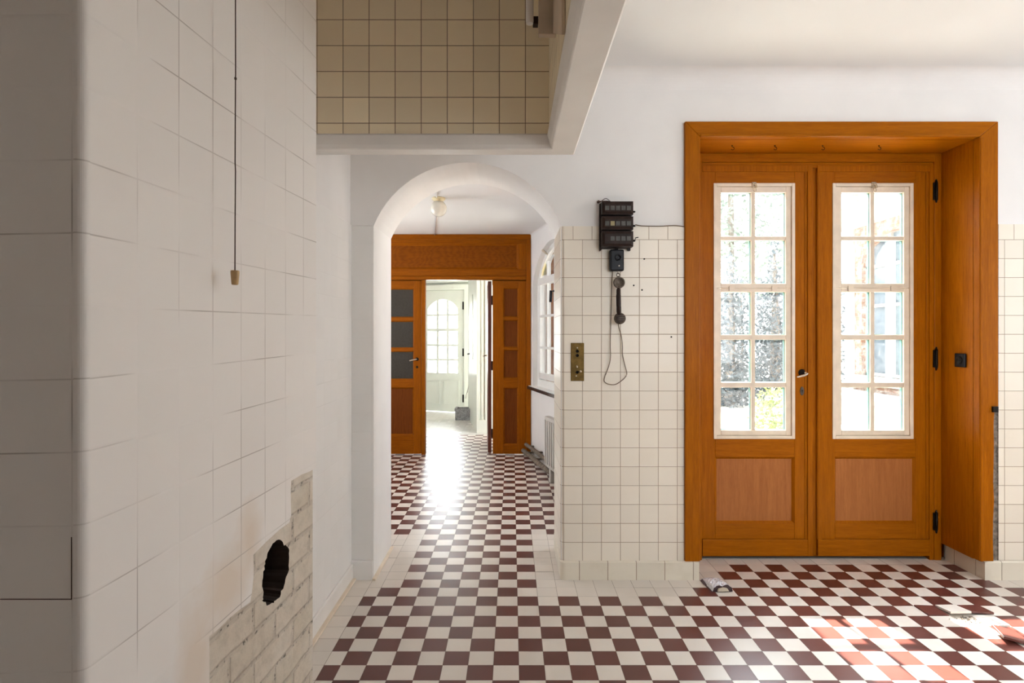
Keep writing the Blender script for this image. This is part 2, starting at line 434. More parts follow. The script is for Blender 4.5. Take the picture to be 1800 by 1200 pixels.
# ------------------------------------------------------------------ BACK WALL
def arch_loop(x0, x1, spr, rise, n=28, z0=0.0):
    hw = (x1 - x0) / 2; xc = (x0 + x1) / 2; R = (hw * hw + rise * rise) / (2 * rise); zc = spr + rise - R
    a0 = math.asin(hw / R)
    if zc > spr: a0 = PI - a0
    pts = [(x0, z0), (x0, spr)]
    for k in range(1, n): t = -a0 + 2 * a0 * k / n; pts.append((xc + R * math.sin(t), zc + R * math.cos(t)))
    pts += [(x1, spr), (x1, z0)]
    return pts
DX0, DX1, DZ = .96, 2.53, 2.392
def build_back():
    mb = MB(); ZW = CEIL - .10
    arch = arch_loop(AX0, AX1, SPR, RISE)
    # outline with the two openings reaching the floor
    outer = [(XL - .3, 0)] + arch + [(DX0, 0), (DX0, DZ), (DX1, DZ), (DX1, 0), (XR + .2, 0), (XR + .2, ZW), (XL - .3, ZW)]
    mb.poly_holes(outer, [], lambda a, b: (a, YB, b))
    hall = [(-3.2, 0)] + arch + [(DX0, 0), (DX0, DZ), (DX1, DZ), (DX1, 0), (XR + .2, 0), (XR + .2, 2.95), (-3.2, 2.95)]
    mb.poly_holes(hall, [], lambda a, b: (a, YH, b))
    fn = lambda a, b, d: (a, d, b)
    for i in range(len(arch) - 1):
        sm = 1 < i < len(arch) - 3
        mb.face([fn(*arch[i], YB), fn(*arch[i + 1], YB), fn(*arch[i + 1], YH), fn(*arch[i], YH)], 0, None, False)
    dl = [(DX0, 0), (DX0, DZ), (DX1, DZ), (DX1, 0)]
    for i in range(3): mb.face([fn(*dl[i], YB), fn(*dl[i + 1], YB), fn(*dl[i + 1], YH), fn(*dl[i], YH)])
    # coved junction with the ceiling
    n = 10; r = .10; pr = [(YB - r + r * math.cos(a), ZW + r * math.sin(a)) for a in [PI / 2 * k / n for k in range(n + 1)]]
    for i in range(n):
        (ya, za), (yb, zb) = pr[i], pr[i + 1]
        mb.face([(XL - .3, ya, za), (XR + .2, ya, za), (XR + .2, yb, zb), (XL - .3, yb, zb)], 0, None, True)
    mb.face([(XL - .3, YB, ZW), (XR + .2, YB, ZW), (XR + .2, YB, 2.95), (XL - .3, YB, 2.95)])
    # tiled wainscot on the pier, wrapping round the arch corner
    plan = [(DX0 - .03, YT)]
    R = .024; xj = AX1 - .004
    for k in range(9):
        a = PI / 2 * k / 8
        plan.append((xj + R - R * math.sin(a), YT + R - R * math.cos(a)))
    plan.append((xj, YH + .004))
    def wain(plan, u0, z1, mi, flip=False, z0=.0):
        u = u0
        for i in range(len(plan) - 1):
            a, b = plan[i], plan[i + 1]; d = math.dist(a, b)
            curved = 1 <= i <= len(plan) - 3
            q = [(*a, z0), (*b, z0), (*b, z1), (*a, z1)]
            if flip: q = q[::-1]
            uu = [(u, z0), (u - d, z0), (u - d, z1), (u, z1)]
            mb.face(q, mi, uu[::-1] if flip else uu, curved)
            mb.face([(*a, z1), (*b, z1), (b[0] + .012, b[1] + .012, z1), (a[0] + .012, a[1] + .012, z1)], 0)
            u -= d
    wain(plan, DX0 - .03, 1.879, 1)
    wain([(XR, YT), (2.592, YT)], XR - .027, 1.889, 1)
    mb.face([(2.592, YT, 0), (2.592, YB, 0), (2.592, YB, 1.889), (2.592, YT, 1.889)], 2)
    # raw mortar where the casing is broken off
    mb.face([(2.53, YB - .002, .1), (2.60, YB - .002, .1), (2.60, YB - .002, .93), (2.53, YB - .002, .93)], 2)
    # painted tile strip left of the arch
    mb.face([(XL, YT, 0), (AX0, YT, 0), (AX0, YT, 1.88), (XL, YT, 1.88)], 3)
    mb.face([(XL, YT, 1.88), (AX0, YT, 1.88), (AX0, YB, 1.885), (XL, YB, 1.885)], 0)
    mb.face([(AX0, YT, 0), (AX0, YB, 0), (AX0, YB, 1.88), (AX0, YT, 1.88)], 3)
    o = mb.build('wall_back', ['plaster', 'tile', 'mortar', 'tile_white'])
    struct(o, 'back wall of white plaster over cream tiles with an arch and a garden door', 'wall')
build_back()

def baseboard(name, plan, h, label, mat='tile_base', u0=0.0):
    # strip of base tiles following a plan polyline; thickness lies on the left of travel
    mb = MB(); u = u0; th = .016
    for i in range(len(plan) - 1):
        a, b = Vector(plan[i]), Vector(plan[i + 1]); d = (b - a).length; nrm = Vector((-(b - a).y, (b - a).x)).normalized() * th
        q = lambda p, z, off=0: (p.x + nrm.x * off, p.y + nrm.y * off, z)
        mb.face([q(a, 0), q(b, 0), q(b, h - .006), q(a, h - .006)], 0, [(u, 0), (u + d, 0), (u + d, h), (u, h)])
        mb.face([q(a, h - .006), q(b, h - .006), q(b, h, .4), q(a, h, .4)], 0, [(u, h), (u + d, h), (u + d, h), (u, h)])
        mb.face([q(a, h, .4), q(b, h, .4), q(b, h, 1), q(a, h, 1)], 0, [(u, h), (u + d, h), (u + d, h), (u, h)])
        for p in ([a] if i == 0 else []) + ([b] if i == len(plan) - 2 else []): mb.face([q(p, 0), q(p, h - .006), q(p, h, .4), q(p, h, 1), q(p, 0, 1)], 0)
        u += d
    return struct(mb.build(name, mat), label, 'baseboard')
arc = [(xj, yj) for xj, yj in [(AX1 - .006 + .03 - .03 * math.sin(PI / 2 * k / 8), 3.066 + .03 - .03 * math.cos(PI / 2 * k / 8)) for k in range(9)]]
baseboard('baseboard_back', [(AX1 - .006, YH)] + arc[::-1] + [(.992, 3.066)], .098, 'cream tile baseboard on the pier under the telephone', u0=.02)
baseboard('baseboard_right', [(2.505, 3.346), (2.505, 3.064), (XR, 3.064)], .10, 'stained cream tile baseboard right of the garden door', u0=.05)
baseboard('baseboard_left', [(XL + .012, 1.6), (XL + .012, 3.07)], .085, 'painted baseboard at the foot of the white left wall', 'white_paint')
baseboard('baseboard_arch', [(XL, 3.068), (AX0 - .004, 3.068)], .10, 'single pale base tile at the foot of the strip left of the arch', 'tile_white')
# low cement fillets at the foot of the jambs
mb = MB()
mb.prism([(AX0 - .002, 3.06), (AX0 + .018, 3.055), (AX0 + .018, YH), (AX0 - .002, YH)], lambda a, b, d: (a, b, d), 0, .012)
mb.prism([(XL, 1.6), (XL + .030, 1.6), (XL + .030, 3.066), (XL, 3.066)], lambda a, b, d: (a, b, d), 0, .012)
struct(mb.build('trim_4', 'cream', bevel=.003), 'thin cream cement fillet along the foot of the white left wall and jamb', 'trim')

# left wall behind the chimney breast
mb = MB()
mb.face([(XL - .008, -.2, 0), (XL - .008, YB, 0), (XL - .008, YB, 2.95), (XL - .008, -.2, 2.95)], 1)
mb.face([(XL, 1.3, 0), (XL, YB, 0), (XL, YB, 1.885), (XL, 1.3, 1.885)], 0, [(1.3, 0), (YB, 0), (YB, 1.885), (1.3, 1.885)])
mb.face([(XL, 1.3, 1.885), (XL, YB, 1.885), (XL - .008, YB, 1.89), (XL - .008, 1.3, 1.89)], 1)
struct(mb.build('wall_left', ['tile_white', 'plaster']), 'white painted tile wall between the chimney breast and the arch', 'wall')

# unseen enclosing walls; window openings and dark screen walls added to steer the light
mb = MB()
rw = [(1.2, .85), (3.2, .85), (3.2, 2.5), (1.2, 2.5)]
mb.poly_holes([(1.0, 0), (XR, 0), (XR, 2.95), (1.0, 2.95)], [rw], lambda a, b: (a, YR, b))
mb.loop_sides(rw, lambda a, b, d: (a, d, b), YR, YR - .25)
mb.box(.92, 1.04, YR, .16, 0, 2.95, 1)  # unseen cheek wall added to keep light off the chimney front
mb.face([(-3.2, -.36, 0), (.95, -.36, 0), (.95, -.36, 2.95), (-3.2, -.36, 2.95)], 1)  # dark wall close behind the camera, added to shade the chimney front
mb.face([(-3.1, -.4, 0), (-3.1, .9, 0), (-3.1, .9, 2.95), (-3.1, -.4, 2.95)], 1)
struct(mb.build('wall_rear', ['plaster', 'shade_wall']), 'unseen plaster wall behind the viewer with added window opening and dark light screens', 'wall')
WY0, WY1, WZ0, WZ1 = 1.1, 2.4, .8, 2.4
mb = MB()
mb.poly_holes([(YR, 0), (3.6, 0), (3.6, 2.95), (YR, 2.95)], [[(WY0, WZ0), (WY1, WZ0), (WY1, WZ1), (WY0, WZ1)]], lambda a, b: (XR, a, b))
mb.loop_sides([(WY0, WZ0), (WY1, WZ0), (WY1, WZ1), (WY0, WZ1)], lambda a, b, d: (d, a, b), XR, XR + .25)
struct(mb.build('wall_right', 'plaster'), 'unseen plaster wall on the right with an added window opening for light', 'wall')
mb = MB()
for a in (WY0, (2 * WY0 + WY1) / 3, (WY0 + 2 * WY1) / 3, WY1): mb.box(XR + .16, XR + .2, a - .035, a + .035, WZ0, WZ1)
for z in (WZ0 + .03, 1.8, WZ1 - .03): mb.box(XR + .16, XR + .2, WY0, WY1, z - .03, z + .03)
w2 = struct(mb.build('added_window_right', 'windowwhite'), 'unseen white window frame added in the right wall to let light in', 'window')  # window added out of view so fill light can enter

mb = MB()
for a in (1.23, 1.867, 2.533, 3.17): mb.box(a - .03, a + .03, YR - .2, YR - .16, .85, 2.5)
for z in (.88, 1.8, 2.47): mb.box(1.2, 3.2, YR - .2, YR - .16, z - .03, z + .03)
struct(mb.build('added_window_rear', 'windowwhite'), 'unseen white window frame added behind the viewer for more light', 'window')  # window added behind the camera to light the back wall
mb = MB()
mb.box(-3.2, XR + .2, YR - .1, YB - .1, CEIL, CEIL + .12)
mb.box(-3.2, XR + .2, YB - .1, YB + .5, CEIL + .02, CEIL + .12)
struct(mb.build('ceiling', 'ceiling'), 'white plaster kitchen ceiling above the garden door', 'ceiling')

# ------------------------------------------------------------------ CHIMNEY BREAST (left foreground)
A = Vector((-.5865, .79)); B = Vector((-.5330, 1.575)); SL = (B - A).length; SD = (B - A) / SL; SN = Vector((SD.y, -SD.x))   # SN points into the room (+X)
def wl(s, z, n=0.0): p = A + SD * s + SN * n; return (p.x, p.y, z)
def pix_wl(px, py):
    dx = (px - CX) / F
    # A.x+SD.x*s = dx*(A.y+SD.y*s)
    s = (dx * A.y - A.x) / (SD.x - dx * SD.y); Y = A.y + SD.y * s
    return s, fz(py, Y)
def build_chimney():
    ZT = 2.95; r = .013
    # exposed area and the stovepipe hole, traced on the wall plane
    pt = [pix_wl(*p) for p in [(368, 1200), (368, 1118), (384, 1105), (401, 1088), (420, 1072), (440, 1058), (443, 1040), (446, 1010), (445, 975), (470, 950), (492, 930), (509, 918), (512, 905), (511, 862), (512, 845), (530, 834), (543, 829)]]
    pt[0] = (pt[0][0], .02)
    patch = pt + [(SL - .0005, pt[-1][1]), (SL - .0005, .02)]
    random.seed(11)
    hole = []
    hc = [(497, 948), (503, 950), (507, 958), (512, 960), (516, 968), (515, 983), (514, 1000), (509, 1020), (504, 1034), (498, 1050), (490, 1057), (484, 1062), (477, 1064), (475, 1058), (469, 1056), (471, 1046), (469, 1030), (469, 1015), (472, 1000), (474, 985), (479, 970), (487, 955)]
    for i in range(len(hc)):
        a, b = hc[i], hc[(i + 1) % len(hc)]
        for k in range(3):
            q = (a[0] + (b[0] - a[0]) * k / 3 + random.uniform(-1, 1), a[1] + (b[1] - a[1]) * k / 3 + random.uniform(-1.3, 1.3))
            hole.append(pix_wl(*q))
    mb = MB()
    # tile skin, outline with the exposed corner notched out
    skin = [(r, 0), (pt[0][0], 0)] + pt + [(SL, pt[-1][1]), (SL, ZT), (r, ZT)]
    mb.poly_holes(skin, [], lambda s, z: wl(s, z), lambda s, z: (s, z), 0)
    for i in range(len(pt) - 1):
        mb.face([wl(*pt[i]), wl(*pt[i + 1]), wl(*pt[i + 1], -.010), wl(*pt[i], -.010)], 1)
    # brick behind
    out = [(pt[0][0] - .03, 0), (SL, 0), (SL, pt[-1][1] + .03), (pt[0][0] - .03, pt[-1][1] + .03)]
    mb.poly_holes(out, [hole], lambda s, z: wl(s, z, -.010), lambda s, z: (s, z), 2)
    # hole throat and the flue behind it
    cs = sum(p[0] for p in hole) / len(hole); cz = sum(p[1] for p in hole) / len(hole)
    k = len(hole)
    rings = [(-.010, 1.0), (-.05, .93), (-.12, .98), (-.20, 1.25)]
    def rp(i, j): d, sc = rings[j]; p = hole[i % k]; return wl(cs + (p[0] - cs) * sc, cz + (p[1] - cz) * sc, d)
    for j in range(3):
        for i in range(k): mb.face([rp(i, j), rp(i + 1, j), rp(i + 1, j + 1), rp(i, j + 1)], 3)
    mb.face([wl(cs - .3, cz - .3, -.34), wl(cs + .15, cz - .3, -.34), wl(cs + .15, cz + .3, -.34), wl(cs - .3, cz + .3, -.34)], 3)
    # rounded front corner
    n = 8; pc = []
    c0 = A + SD * r - SN * r
    for i in range(n + 1):
        a = PI / 2 * i / n; q = c0 + SN * r * math.cos(a) - SD * r * math.sin(a); pc.append((q.x, q.y))
    for i in range(n):
        mb.face([(*pc[i], 0), (*pc[i], ZT), (*pc[i + 1], ZT), (*pc[i + 1], 0)], 0, [(.05, 0), (.05, ZT), (.05, ZT), (.05, 0)], True)
    # front face
    f0 = pc[-1]; xl = -3.2
    L = f0[0] - xl
    mb.face([(xl, f0[1], 0), (f0[0], f0[1], 0), (f0[0], f0[1], ZT), (xl, f0[1], ZT)], 0, [(-L + .007, 0), (.007, 0), (.007, ZT), (-L + .007, ZT)])
    e = wl(SL, 0)
    e2 = wl(SL, 0, -.010); zc_ = pt[-1][1]
    mb.face([(e2[0], e2[1], 0), (-3.2, e[1], 0), (-3.2, e[1], zc_), (e2[0], e2[1], zc_)], 1)
    mb.face([(e[0], e[1], zc_), (-3.2, e[1], zc_), (-3.2, e[1], ZT), (e[0], e[1], ZT)], 1)
    # open grout joint along the front arris
    mb.box(f0[0] - .0032, f0[0] - .0020, f0[1] - .0004, f0[1] + .002, .935, 1.02, 4)
    mb.box(-.70, f0[0] - .002, f0[1] - .0004, f0[1] + .002, .9345, .9357, 4)
    o = mb.build('wall_chimney', ['tile_painted', 'plaster', 'brick_old', 'soot', 'cord'])
    struct(o, 'white painted tile chimney breast with bared brick and a stovepipe hole', 'wall')
build_chimney()

# ------------------------------------------------------------------ HOOD above
def build_hood():
    mb = MB(); zb = 2.022; zt = 2.079; YI = 2.245; XI = .1435; xw = XL - .008; y0 = .02
    # inner tiled faces
    mb.face([(xw, YI, zt), (XI, YI, zt), (XI, YI, CEIL), (xw, YI, CEIL)], 1, [(xw, zt), (XI, zt), (XI, CEIL), (xw, CEIL)])
    mb.face([(XI, YI, zt), (XI, y0, zt), (XI, y0, CEIL), (XI, YI, CEIL)], 1, [(XI + .04, zt), (XI + YI - y0, zt), (XI + YI - y0, CEIL), (XI + .04, CEIL)])
    # plaster lip swept round the rim: (inward offset along y, along x, height)
    prof = [(0, 0, zt), (.005, .005, zt - .003), (.007, .007, zt - .008), (.005, .005, zt - .014), (-.004, -.004, zb + .016), (-.011, -.011, zb + .003), (-.015, -.015, zb), (-.080, -.102, zb), (-.085, -.108, zb + .006), (-.085, -.108, CEIL)]
    for i in range(len(prof) - 1):
        def pts(q): return [(xw, YI - q[0], q[2]), (XI - q[1], YI - q[0], q[2]), (XI - q[1], y0, q[2])]
        a, b = pts(prof[i]), pts(prof[i + 1])
        for k in range(2): mb.face([a[k], a[k + 1], b[k + 1], b[k]], 0, None, False)
    mb.face([(XI + .015, y0, zb), (XI + .102, y0, zb), (XI + .108, y0, CEIL), (XI, y0, CEIL)], 0)
    o = mb.build('wall_hood', ['white_paint', 'tile_hood'])
    b = o.modifiers.new('weld', 'WELD'); b.merge_threshold = .0005
    struct(o, 'cooking hood tiled inside above the arch with a white plaster lip', 'hood')
build_hood()

# boxed casing and pipe end inside the hood
c = empty('pipe_casing'); c.location = (.11, 1.75, 2.2)
tag(c, 'drab cream boxed casing of two boards in the hood corner beside the pipe', 'casing')
def under(o, e):
    o.parent = e; o.matrix_parent_inverse = Matrix.Translation(-e.location); return o
under(MB().box(fx(947, 1.87), .1425, 1.87, 1.895, fz(60, 1.87), CEIL).build('board', 'board_paint', None, .002), c)
under(MB().prism([(1.545, fz(61, 1.545)), (1.862, fz(59, 1.862)), (1.862, CEIL), (1.545, CEIL)], lambda a, b, d: (d, a, b), .132, .1425).build('board', 'board_paint', None, .002), c)
p = empty('pipe'); p.location = (.056, 1.86, 2.3)
tag(p, 'white round pipe end with a dark joint hanging in the hood', 'pipe')
under(MB().lathe([(.011, fz(42, 1.86)), (.0125, fz(38, 1.86)), (.0125, CEIL)], (fx(931, 1.86), 1.86, 0)).build('tube', 'white_paint'), p)
under(MB().box(fx(937, 1.87), fx(946, 1.87), 1.865, 1.89, fz(43, 1.87), fz(30, 1.87)).build('socket', 'soot'), p)

# pull cord
YC = 1.10
pc = empty('pull_cord'); pc.location = (fx(413, YC), YC, fz(488, YC))
tag(pc, 'long dark pull cord with a tapered wooden knob hanging before the chimney breast', 'pull cord')
pts = [(fx(x, YC), YC, fz(y, YC)) for x, y in [(414, -230), (414, 40), (414.2, 130), (414, 138), (413.3, 285), (414, 300), (413.2, 400), (413, 476)]]
pts = [(a, b, min(c_, CEIL)) for a, b, c_ in pts]
under(MB().tube(pts, .0011, 6).tube([(pts[3][0], YC, pts[3][2] - .002), (pts[3][0], YC, pts[3][2] + .002)], .0022, 6).build('cord', 'cord'), pc)
zk = fz(475, YC)
under(MB().lathe([(.0035, 0), (.0075, -.0005), (.0080, -.003), (.0078, -.006), (.0062, -.0265), (.0045, -.0275), (.0045, -.025)], (fx(413, YC), YC, zk)).build('knob', 'cork'), pc)

# ------------------------------------------------------------------ GARDEN DOOR
def dx(px): return fx(px, YD)
def dz(py): return fz(py, YD)
tr = struct(empty('trim_1'), 'broad orange oak casing, lining and frame around the garden door', 'trim')
YA = 3.066
cas_x0, cas_x1 = fx(1204.5, YA), fx(1755, YA); ci0, ci1 = fx(1231, YA), fx(1722, YA); cz0, cz1 = fz(213, YA), fz(240.5, YA)
fxz = lambda a, b, d: (a, d, b)
zfoot = .098
MB().prism([(cas_x0, zfoot), (ci0, zfoot), (ci0, cz1), (cas_x0, cz0)], fxz, YA, YB + .02).build('casing', 'oak_v', tr, .004)
MB().prism([(cas_x0, cz0), (ci0, cz1), (ci1, cz1), (cas_x1, cz0)], fxz, YA, YB + .02).build('casing', 'oak_h', tr, .004)
zbk = fz(714, YA)
jag = [(fx(1749.5, YA), zbk), (fx(1748, YA), zbk - .05)] + [(fx(1747 + random.uniform(-1.2, 1.2), YA), zbk - .1 - .1 * k) for k in range(7)]
jag = [p for p in jag if p[1] > .12] + [(fx(1747, YA), .10)]
MB().prism([(ci1, .10), *reversed(jag), (cas_x1, zbk), (cas_x1, cz0), (ci1, cz1)], fxz, YA, YB + .02).build('casing', 'oak_v', tr, .003)
# thin bead at the inner edge of the right casing and a head bead
MB().box(ci1 + .002, ci1 + .017, YA - .006, YA, .10, cz1 - .004).build('bead', 'oak_v', tr, .003)
MB().box(ci0, ci1, YA - .006, YA, cz1 + .001, cz1 + .014).build('bead', 'oak_h', tr, .003)
MB().box(fx(1743, YA), fx(1752, YA), YA - .012, YA + .01, fz(724, YA), fz(714, YA)).build('iron_stub', 'iron', tr)
# linings
MB().box(ci1, ci1 + .02, YB + .0205, YD + .02, .098, cz1 + .02).build('lining', 'oak_v', tr)
MB().box(ci0 - .02, ci0, YB + .0205, YD + .02, .098, cz1 + .02).build('lining', 'oak_v', tr)
MB().box(ci0, ci1, YB + .0205, YD + .02, cz1, cz1 + .02).build('lining', 'oak_h', tr)
# fixed frame
YF = YD - .012
fj0, fj1 = fx(1636, YF), ci1
htop, hbot = cz1, dz(289)
MB().box(fj0 + .022, fj1, YF, YD + .06, 0.0, htop).build('jamb', 'oak_v', tr, .003)
MB().box(ci0, dx(1233), YF, YD + .06, 0.0, htop).build('jamb', 'oak_v', tr, .003)
MB().box(ci0, fj1, YF + .001, YD + .06, hbot + .012, htop).build('frame_head', 'oak_h', tr, .003)
MB().box(ci0, fj1, YF + .010, YD + .06, hbot - .02, hbot + .012).build('frame_head', 'oak_h', tr, .003)
MB().box(dx(1622), fj1, YD + .0425, YD + .075, 0.0, htop).build('jamb', 'oak_v', tr)
MB().box(fj0 - .002, fj0 + .024, YF + .006, YD + .06, 0.0, hbot).build('jamb', 'oak_v', tr)
MB().box(ci0, dx(1240), YD + .0425, YD + .075, 0.0, htop).build('jamb', 'oak_v', tr)
MB().box(ci0, fj1, YD + .0426, YD + .074, dz(300), htop).build('frame_head', 'oak_h', tr)
MB().box(dx(1424), dx(1440), YD + .0425, YD + .06, .02, dz(291)).build('meeting_strip', 'oak_v', tr)
MB().box(ci0, fj1, YD + .0426, YD + .075, 0.0, .035).build('weather_bar', 'oak_h', tr)
MB().box(ci1 - .001, DX1 + .01, YD + .0424, YD + .0748, 0.0, htop + .03).build('jamb', 'oak_v', tr)
MB().box(DX0 - .01, ci0 + .001, YD + .0424, YD + .0748, 0.0, htop + .03).build('jamb', 'oak_v', tr)
MB().box(DX0, DX1, YD + .0424, YD + .0748, htop + .001, DZ + .01).build('frame_head', 'oak_h', tr)
# sill stone
struct(MB().box(ci0 - .02, ci1 + .02, YD + .012, YH + .12, -.06, .003).build('trim_2', 'facade_stone'), 'pale stone threshold under the garden door', 'trim')

def leaf_door(name, x0, x1, fr0, fr1, panel0, panel1, label, handle=False, ajar=False, hinge=None):
    """x0..x1 leaf, fr0..fr1 white light frame, all in photo pixels"""
    e = struct(empty(name), label, 'door')
    y0, y1 = YD, YD + .042
    X0, X1, A0, A1 = dx(x0), dx(x1), dx(fr0), dx(fr1)
    zt, zb_ = dz(290), .022
    zl0, zl1 = dz(771), dz(322)
    mr = dz(803); pb = dz(920); lr = dz(947)
    MB().box(X0, dx(panel0) + .0004, y0, y1, lr, zt).box(dx(panel0) - .01, A0 + .006, y0 + .0004, y1 - .0004, zl0, zl1).build('stile', 'oak_v', e, .002)
    MB().box(dx(panel1) - .0004, X1, y0, y1, lr, zt).box(A1 - .006, dx(panel1) + .01, y0 + .0004, y1 - .0004, zl0, zl1).build('stile', 'oak_v', e, .002)
    MB().box(dx(panel0) + .0006, dx(panel1) - .0006, y0 + .0006, y1, zl1, zt).build('rail', 'oak_h', e, .002)
    MB().box(dx(panel0) + .0006, dx(panel1) - .0006, y0 + .0006, y1, mr, zl0).build('rail', 'oak_h', e, .002)
    MB().box(dx(panel0) + .0006, dx(panel1) - .0006, y0 + .0006, y1, lr, pb).build('rail', 'oak_h', e, .002)
    MB().box(X0 + .003, X1 - .003, y0 - .006, y1, zb_, lr - .0008).build('rail', 'oak_h', e, .003)
    pm = MB(); pm.box(dx(panel0), dx(panel1), y0 + .014, y1 - .008, pb, mr)
    po = pm.build('panel', 'oak_panel', e)
    MB().ring(dx(panel0), dx(panel1), pb, mr, .013, y0 + .001, y0 + .0139).build('panel_moulding', 'oak_v', po)
    # raised bead round the leaf
    bd = MB()
    bd.box(X0, X1, y0 - .006, y0, dz(302), dz(291))
    if handle: bd.box(dx(1419), dx(1427.5), y0 - .008, y0, zb_, dz(291)); bd.box(dx(1414.5), dx(1416.5), y0 - .004, y0, lr, dz(303))
    else: bd.box(dx(1437), dx(1445), y0 - .004, y0, zb_, dz(291)); bd.box(dx(x1 - 7), dx(x1 - 4), y0 - .005, y0, lr, dz(303))
    bd.build('bead', 'oak_v', e, .0025)
    # white painted light: outer frame, upper casement and lower casement
    gw0, gw1 = (14, 15) if handle else (17, 15)
    G0, G1 = dx(fr0 + gw0), dx(fr1 - gw1); gm = (fr0 + gw0 + fr1 - gw1) / 2
    of = MB(); w = dx(fr0 + 5.5) - A0
    yo = y0 - .006
    of.box(A0, A0 + w, yo, y1, zl0, zl1).box(A1 - w, A1, yo, y1, zl0, zl1).box(A0 + w, A1 - w, yo, y1, zl1 - w, zl1).box(A0 + w, A1 - w, yo, y1, zl0, zl0 + w)
    of.build('light_frame', 'cream', e, .002)
    rows_u = [(338, 415), (422, 498)]; rows_l = [(513, 588), (597, 672), (681, 756)]
    for nm, rows, za, zb2, push in (('casement', rows_u, dz(506), zl1 - w - .001, ajar), ('casement', rows_l, zl0 + w + .001, dz(506.6), False)):
        cb = MB(); ye = y0 + .004; yi = y1 - .006; xa, xb = A0 + w + .001, A1 - w - .001
        cb.box(xa, G0, ye, yi, za, zb2).box(G1, xb, ye, yi, za, zb2)
        cb.box(G0, G1, ye + .0002, yi, dz(rows[0][0]), zb2).box(G0, G1, ye + .0002, yi, za, dz(rows[-1][1]))
        hm = .0105
        for i in range(len(rows) - 1): cb.box(G0, G1, ye + .003, yi, dz(rows[i + 1][0]), dz(rows[i][1]))
        xm = dx(gm)
        cb.box(xm - .0115, xm + .0115, ye + .0028, yi, dz(rows[-1][1]), dz(rows[0][0]))
        co = cb.build(nm, 'cream', e, .0025)
        gb = MB(); eb = MB()
        for (pa, pb2) in rows:
            for (ga, gb2) in ((G0, xm - .0115), (xm + .0115, G1)):
                z0_, z1_ = dz(pb2), dz(pa); yg = y0 + .022; m_ = .0025
                gb.face([(ga, yg, z0_), (gb2, yg, z0_), (gb2, yg, z1_), (ga, yg, z1_)])
                eb.box(ga, ga + m_, yg - .001, yg + .016, z0_, z1_).box(gb2 - m_, gb2, yg - .001, yg + .016, z0_, z1_)
                eb.box(ga, gb2, yg - .001, yg + .016, z0_, z0_ + m_).box(ga, gb2, yg - .001, yg + .016, z1_ - m_ * .6, z1_)
        gb.build('window_glass', 'glass', co); eb.build('putty_edge', 'glass_edge', co)
        if rows is rows_u:
            la = MB(); zt_ = zl1
            la.box(xm - .014, xm + .010, yo - .006, yo, zt_ - .028, zt_ + .004).tube([(xm - .012, yo - .012, zt_ - .006), (xm + .004, yo - .014, zt_ - .012), (xm + .010, yo - .012, zt_ - .03)], .005, 8)
            la.tube([(xm + .008 * math.sin(a), yo - .010, zt_ - .042 + .011 * math.cos(a)) for a in [2 * PI * k / 12 for k in range(13)]], .0022, 6)
            la.build('latch', 'latch_paint', co)
            if push:
                co.location = (0, 0, 0)
        else:
            pv = MB()
            for hx in (fr0 + 33, fr0 + 108):
                pv.box(dx(hx - 5), dx(hx + 5), ye - .003, ye + .001, dz(510), dz(504)).box(dx(hx - 5), dx(hx - 3.5), ye - .006, ye, dz(512), dz(502))
            pv.build('pivot_hinge', 'cream', co)
    if hinge:
        for py in hinge:
            h = MB().lathe([(.007, -.055), (.007, .055)], (dx(1642), YF - .006, dz(py)), 'z', 12)
            h.lathe([(.004, .055), (.005, .06), (.0035, .066), (0, .068)], (dx(1642), YF - .006, dz(py)), 'z', 10)
            h.lathe([(0, -.068), (.0035, -.066), (.005, -.06), (.004, -.055)], (dx(1642), YF - .006, dz(py)), 'z', 10)
            h.box(dx(1638), dx(1646), YF - .002, YF + .004, dz(py) - .05, dz(py) + .05)
            h.build('hinge', 'iron', e)
    if handle:
        hx, hz = dx(1409.5), dz(655)
        ho = MB().lathe([(.021, 0), (.021, -.004), (.017, -.007), (.008, -.008), (.007, -.03)], (hx, y0, hz), 'y', 18).build('handle_rose', 'iron', e)
        lv = MB().tube(spline([(hx + .004, y0 - .028, hz + .002), (hx + .010, y0 - .040, hz - .002), (hx - .004, y0 - .043, hz - .010), (hx - .030, y0 - .043, hz - .017), (hx - .050, y0 - .044, hz - .022)]), [.006] * 8 + [.0065] * 16 + [.006, .0058, .0056, .0054, .005, .0046, .004, .003, .0015], 10)
        lv.build('lever_handle', 'nickel', ho)
        kz = dz(687)
        es = MB().prism([(hx + .0115 * math.cos(a) * (1.0 if abs(math.sin(a)) < .7 else .9), kz + .026 * math.sin(a)) for a in [2 * PI * k / 20 for k in range(20)]], fxz, y0 - .004, y0).build('keyhole_plate', 'bronze', e, .001)
        MB().lathe([(.0035, 0), (.0035, -.0045)], (hx, y0, kz + .004), 'y', 10).box(hx - .0016, hx + .0016, y0 - .0045, y0, kz - .009, kz + .003).build('keyhole', 'iron', es)
    return e
leaf_door('door_1', 1233.5, 1427, 1254, 1397, 1257, 1397, 'left oak garden door leaf with ten panes and a lever handle', True)
leaf_door('door_2', 1436, 1634, 1463, 1605, 1467, 1610, 'right oak garden door leaf with ten panes and three black hinges', False, True, (337, 630, 915))
# rebate strip between the leaves
MB().box(dx(1427), dx(1437), YD + .012, YD + .05, .02, dz(290)).build('meeting_strip', 'oak_v', tr)

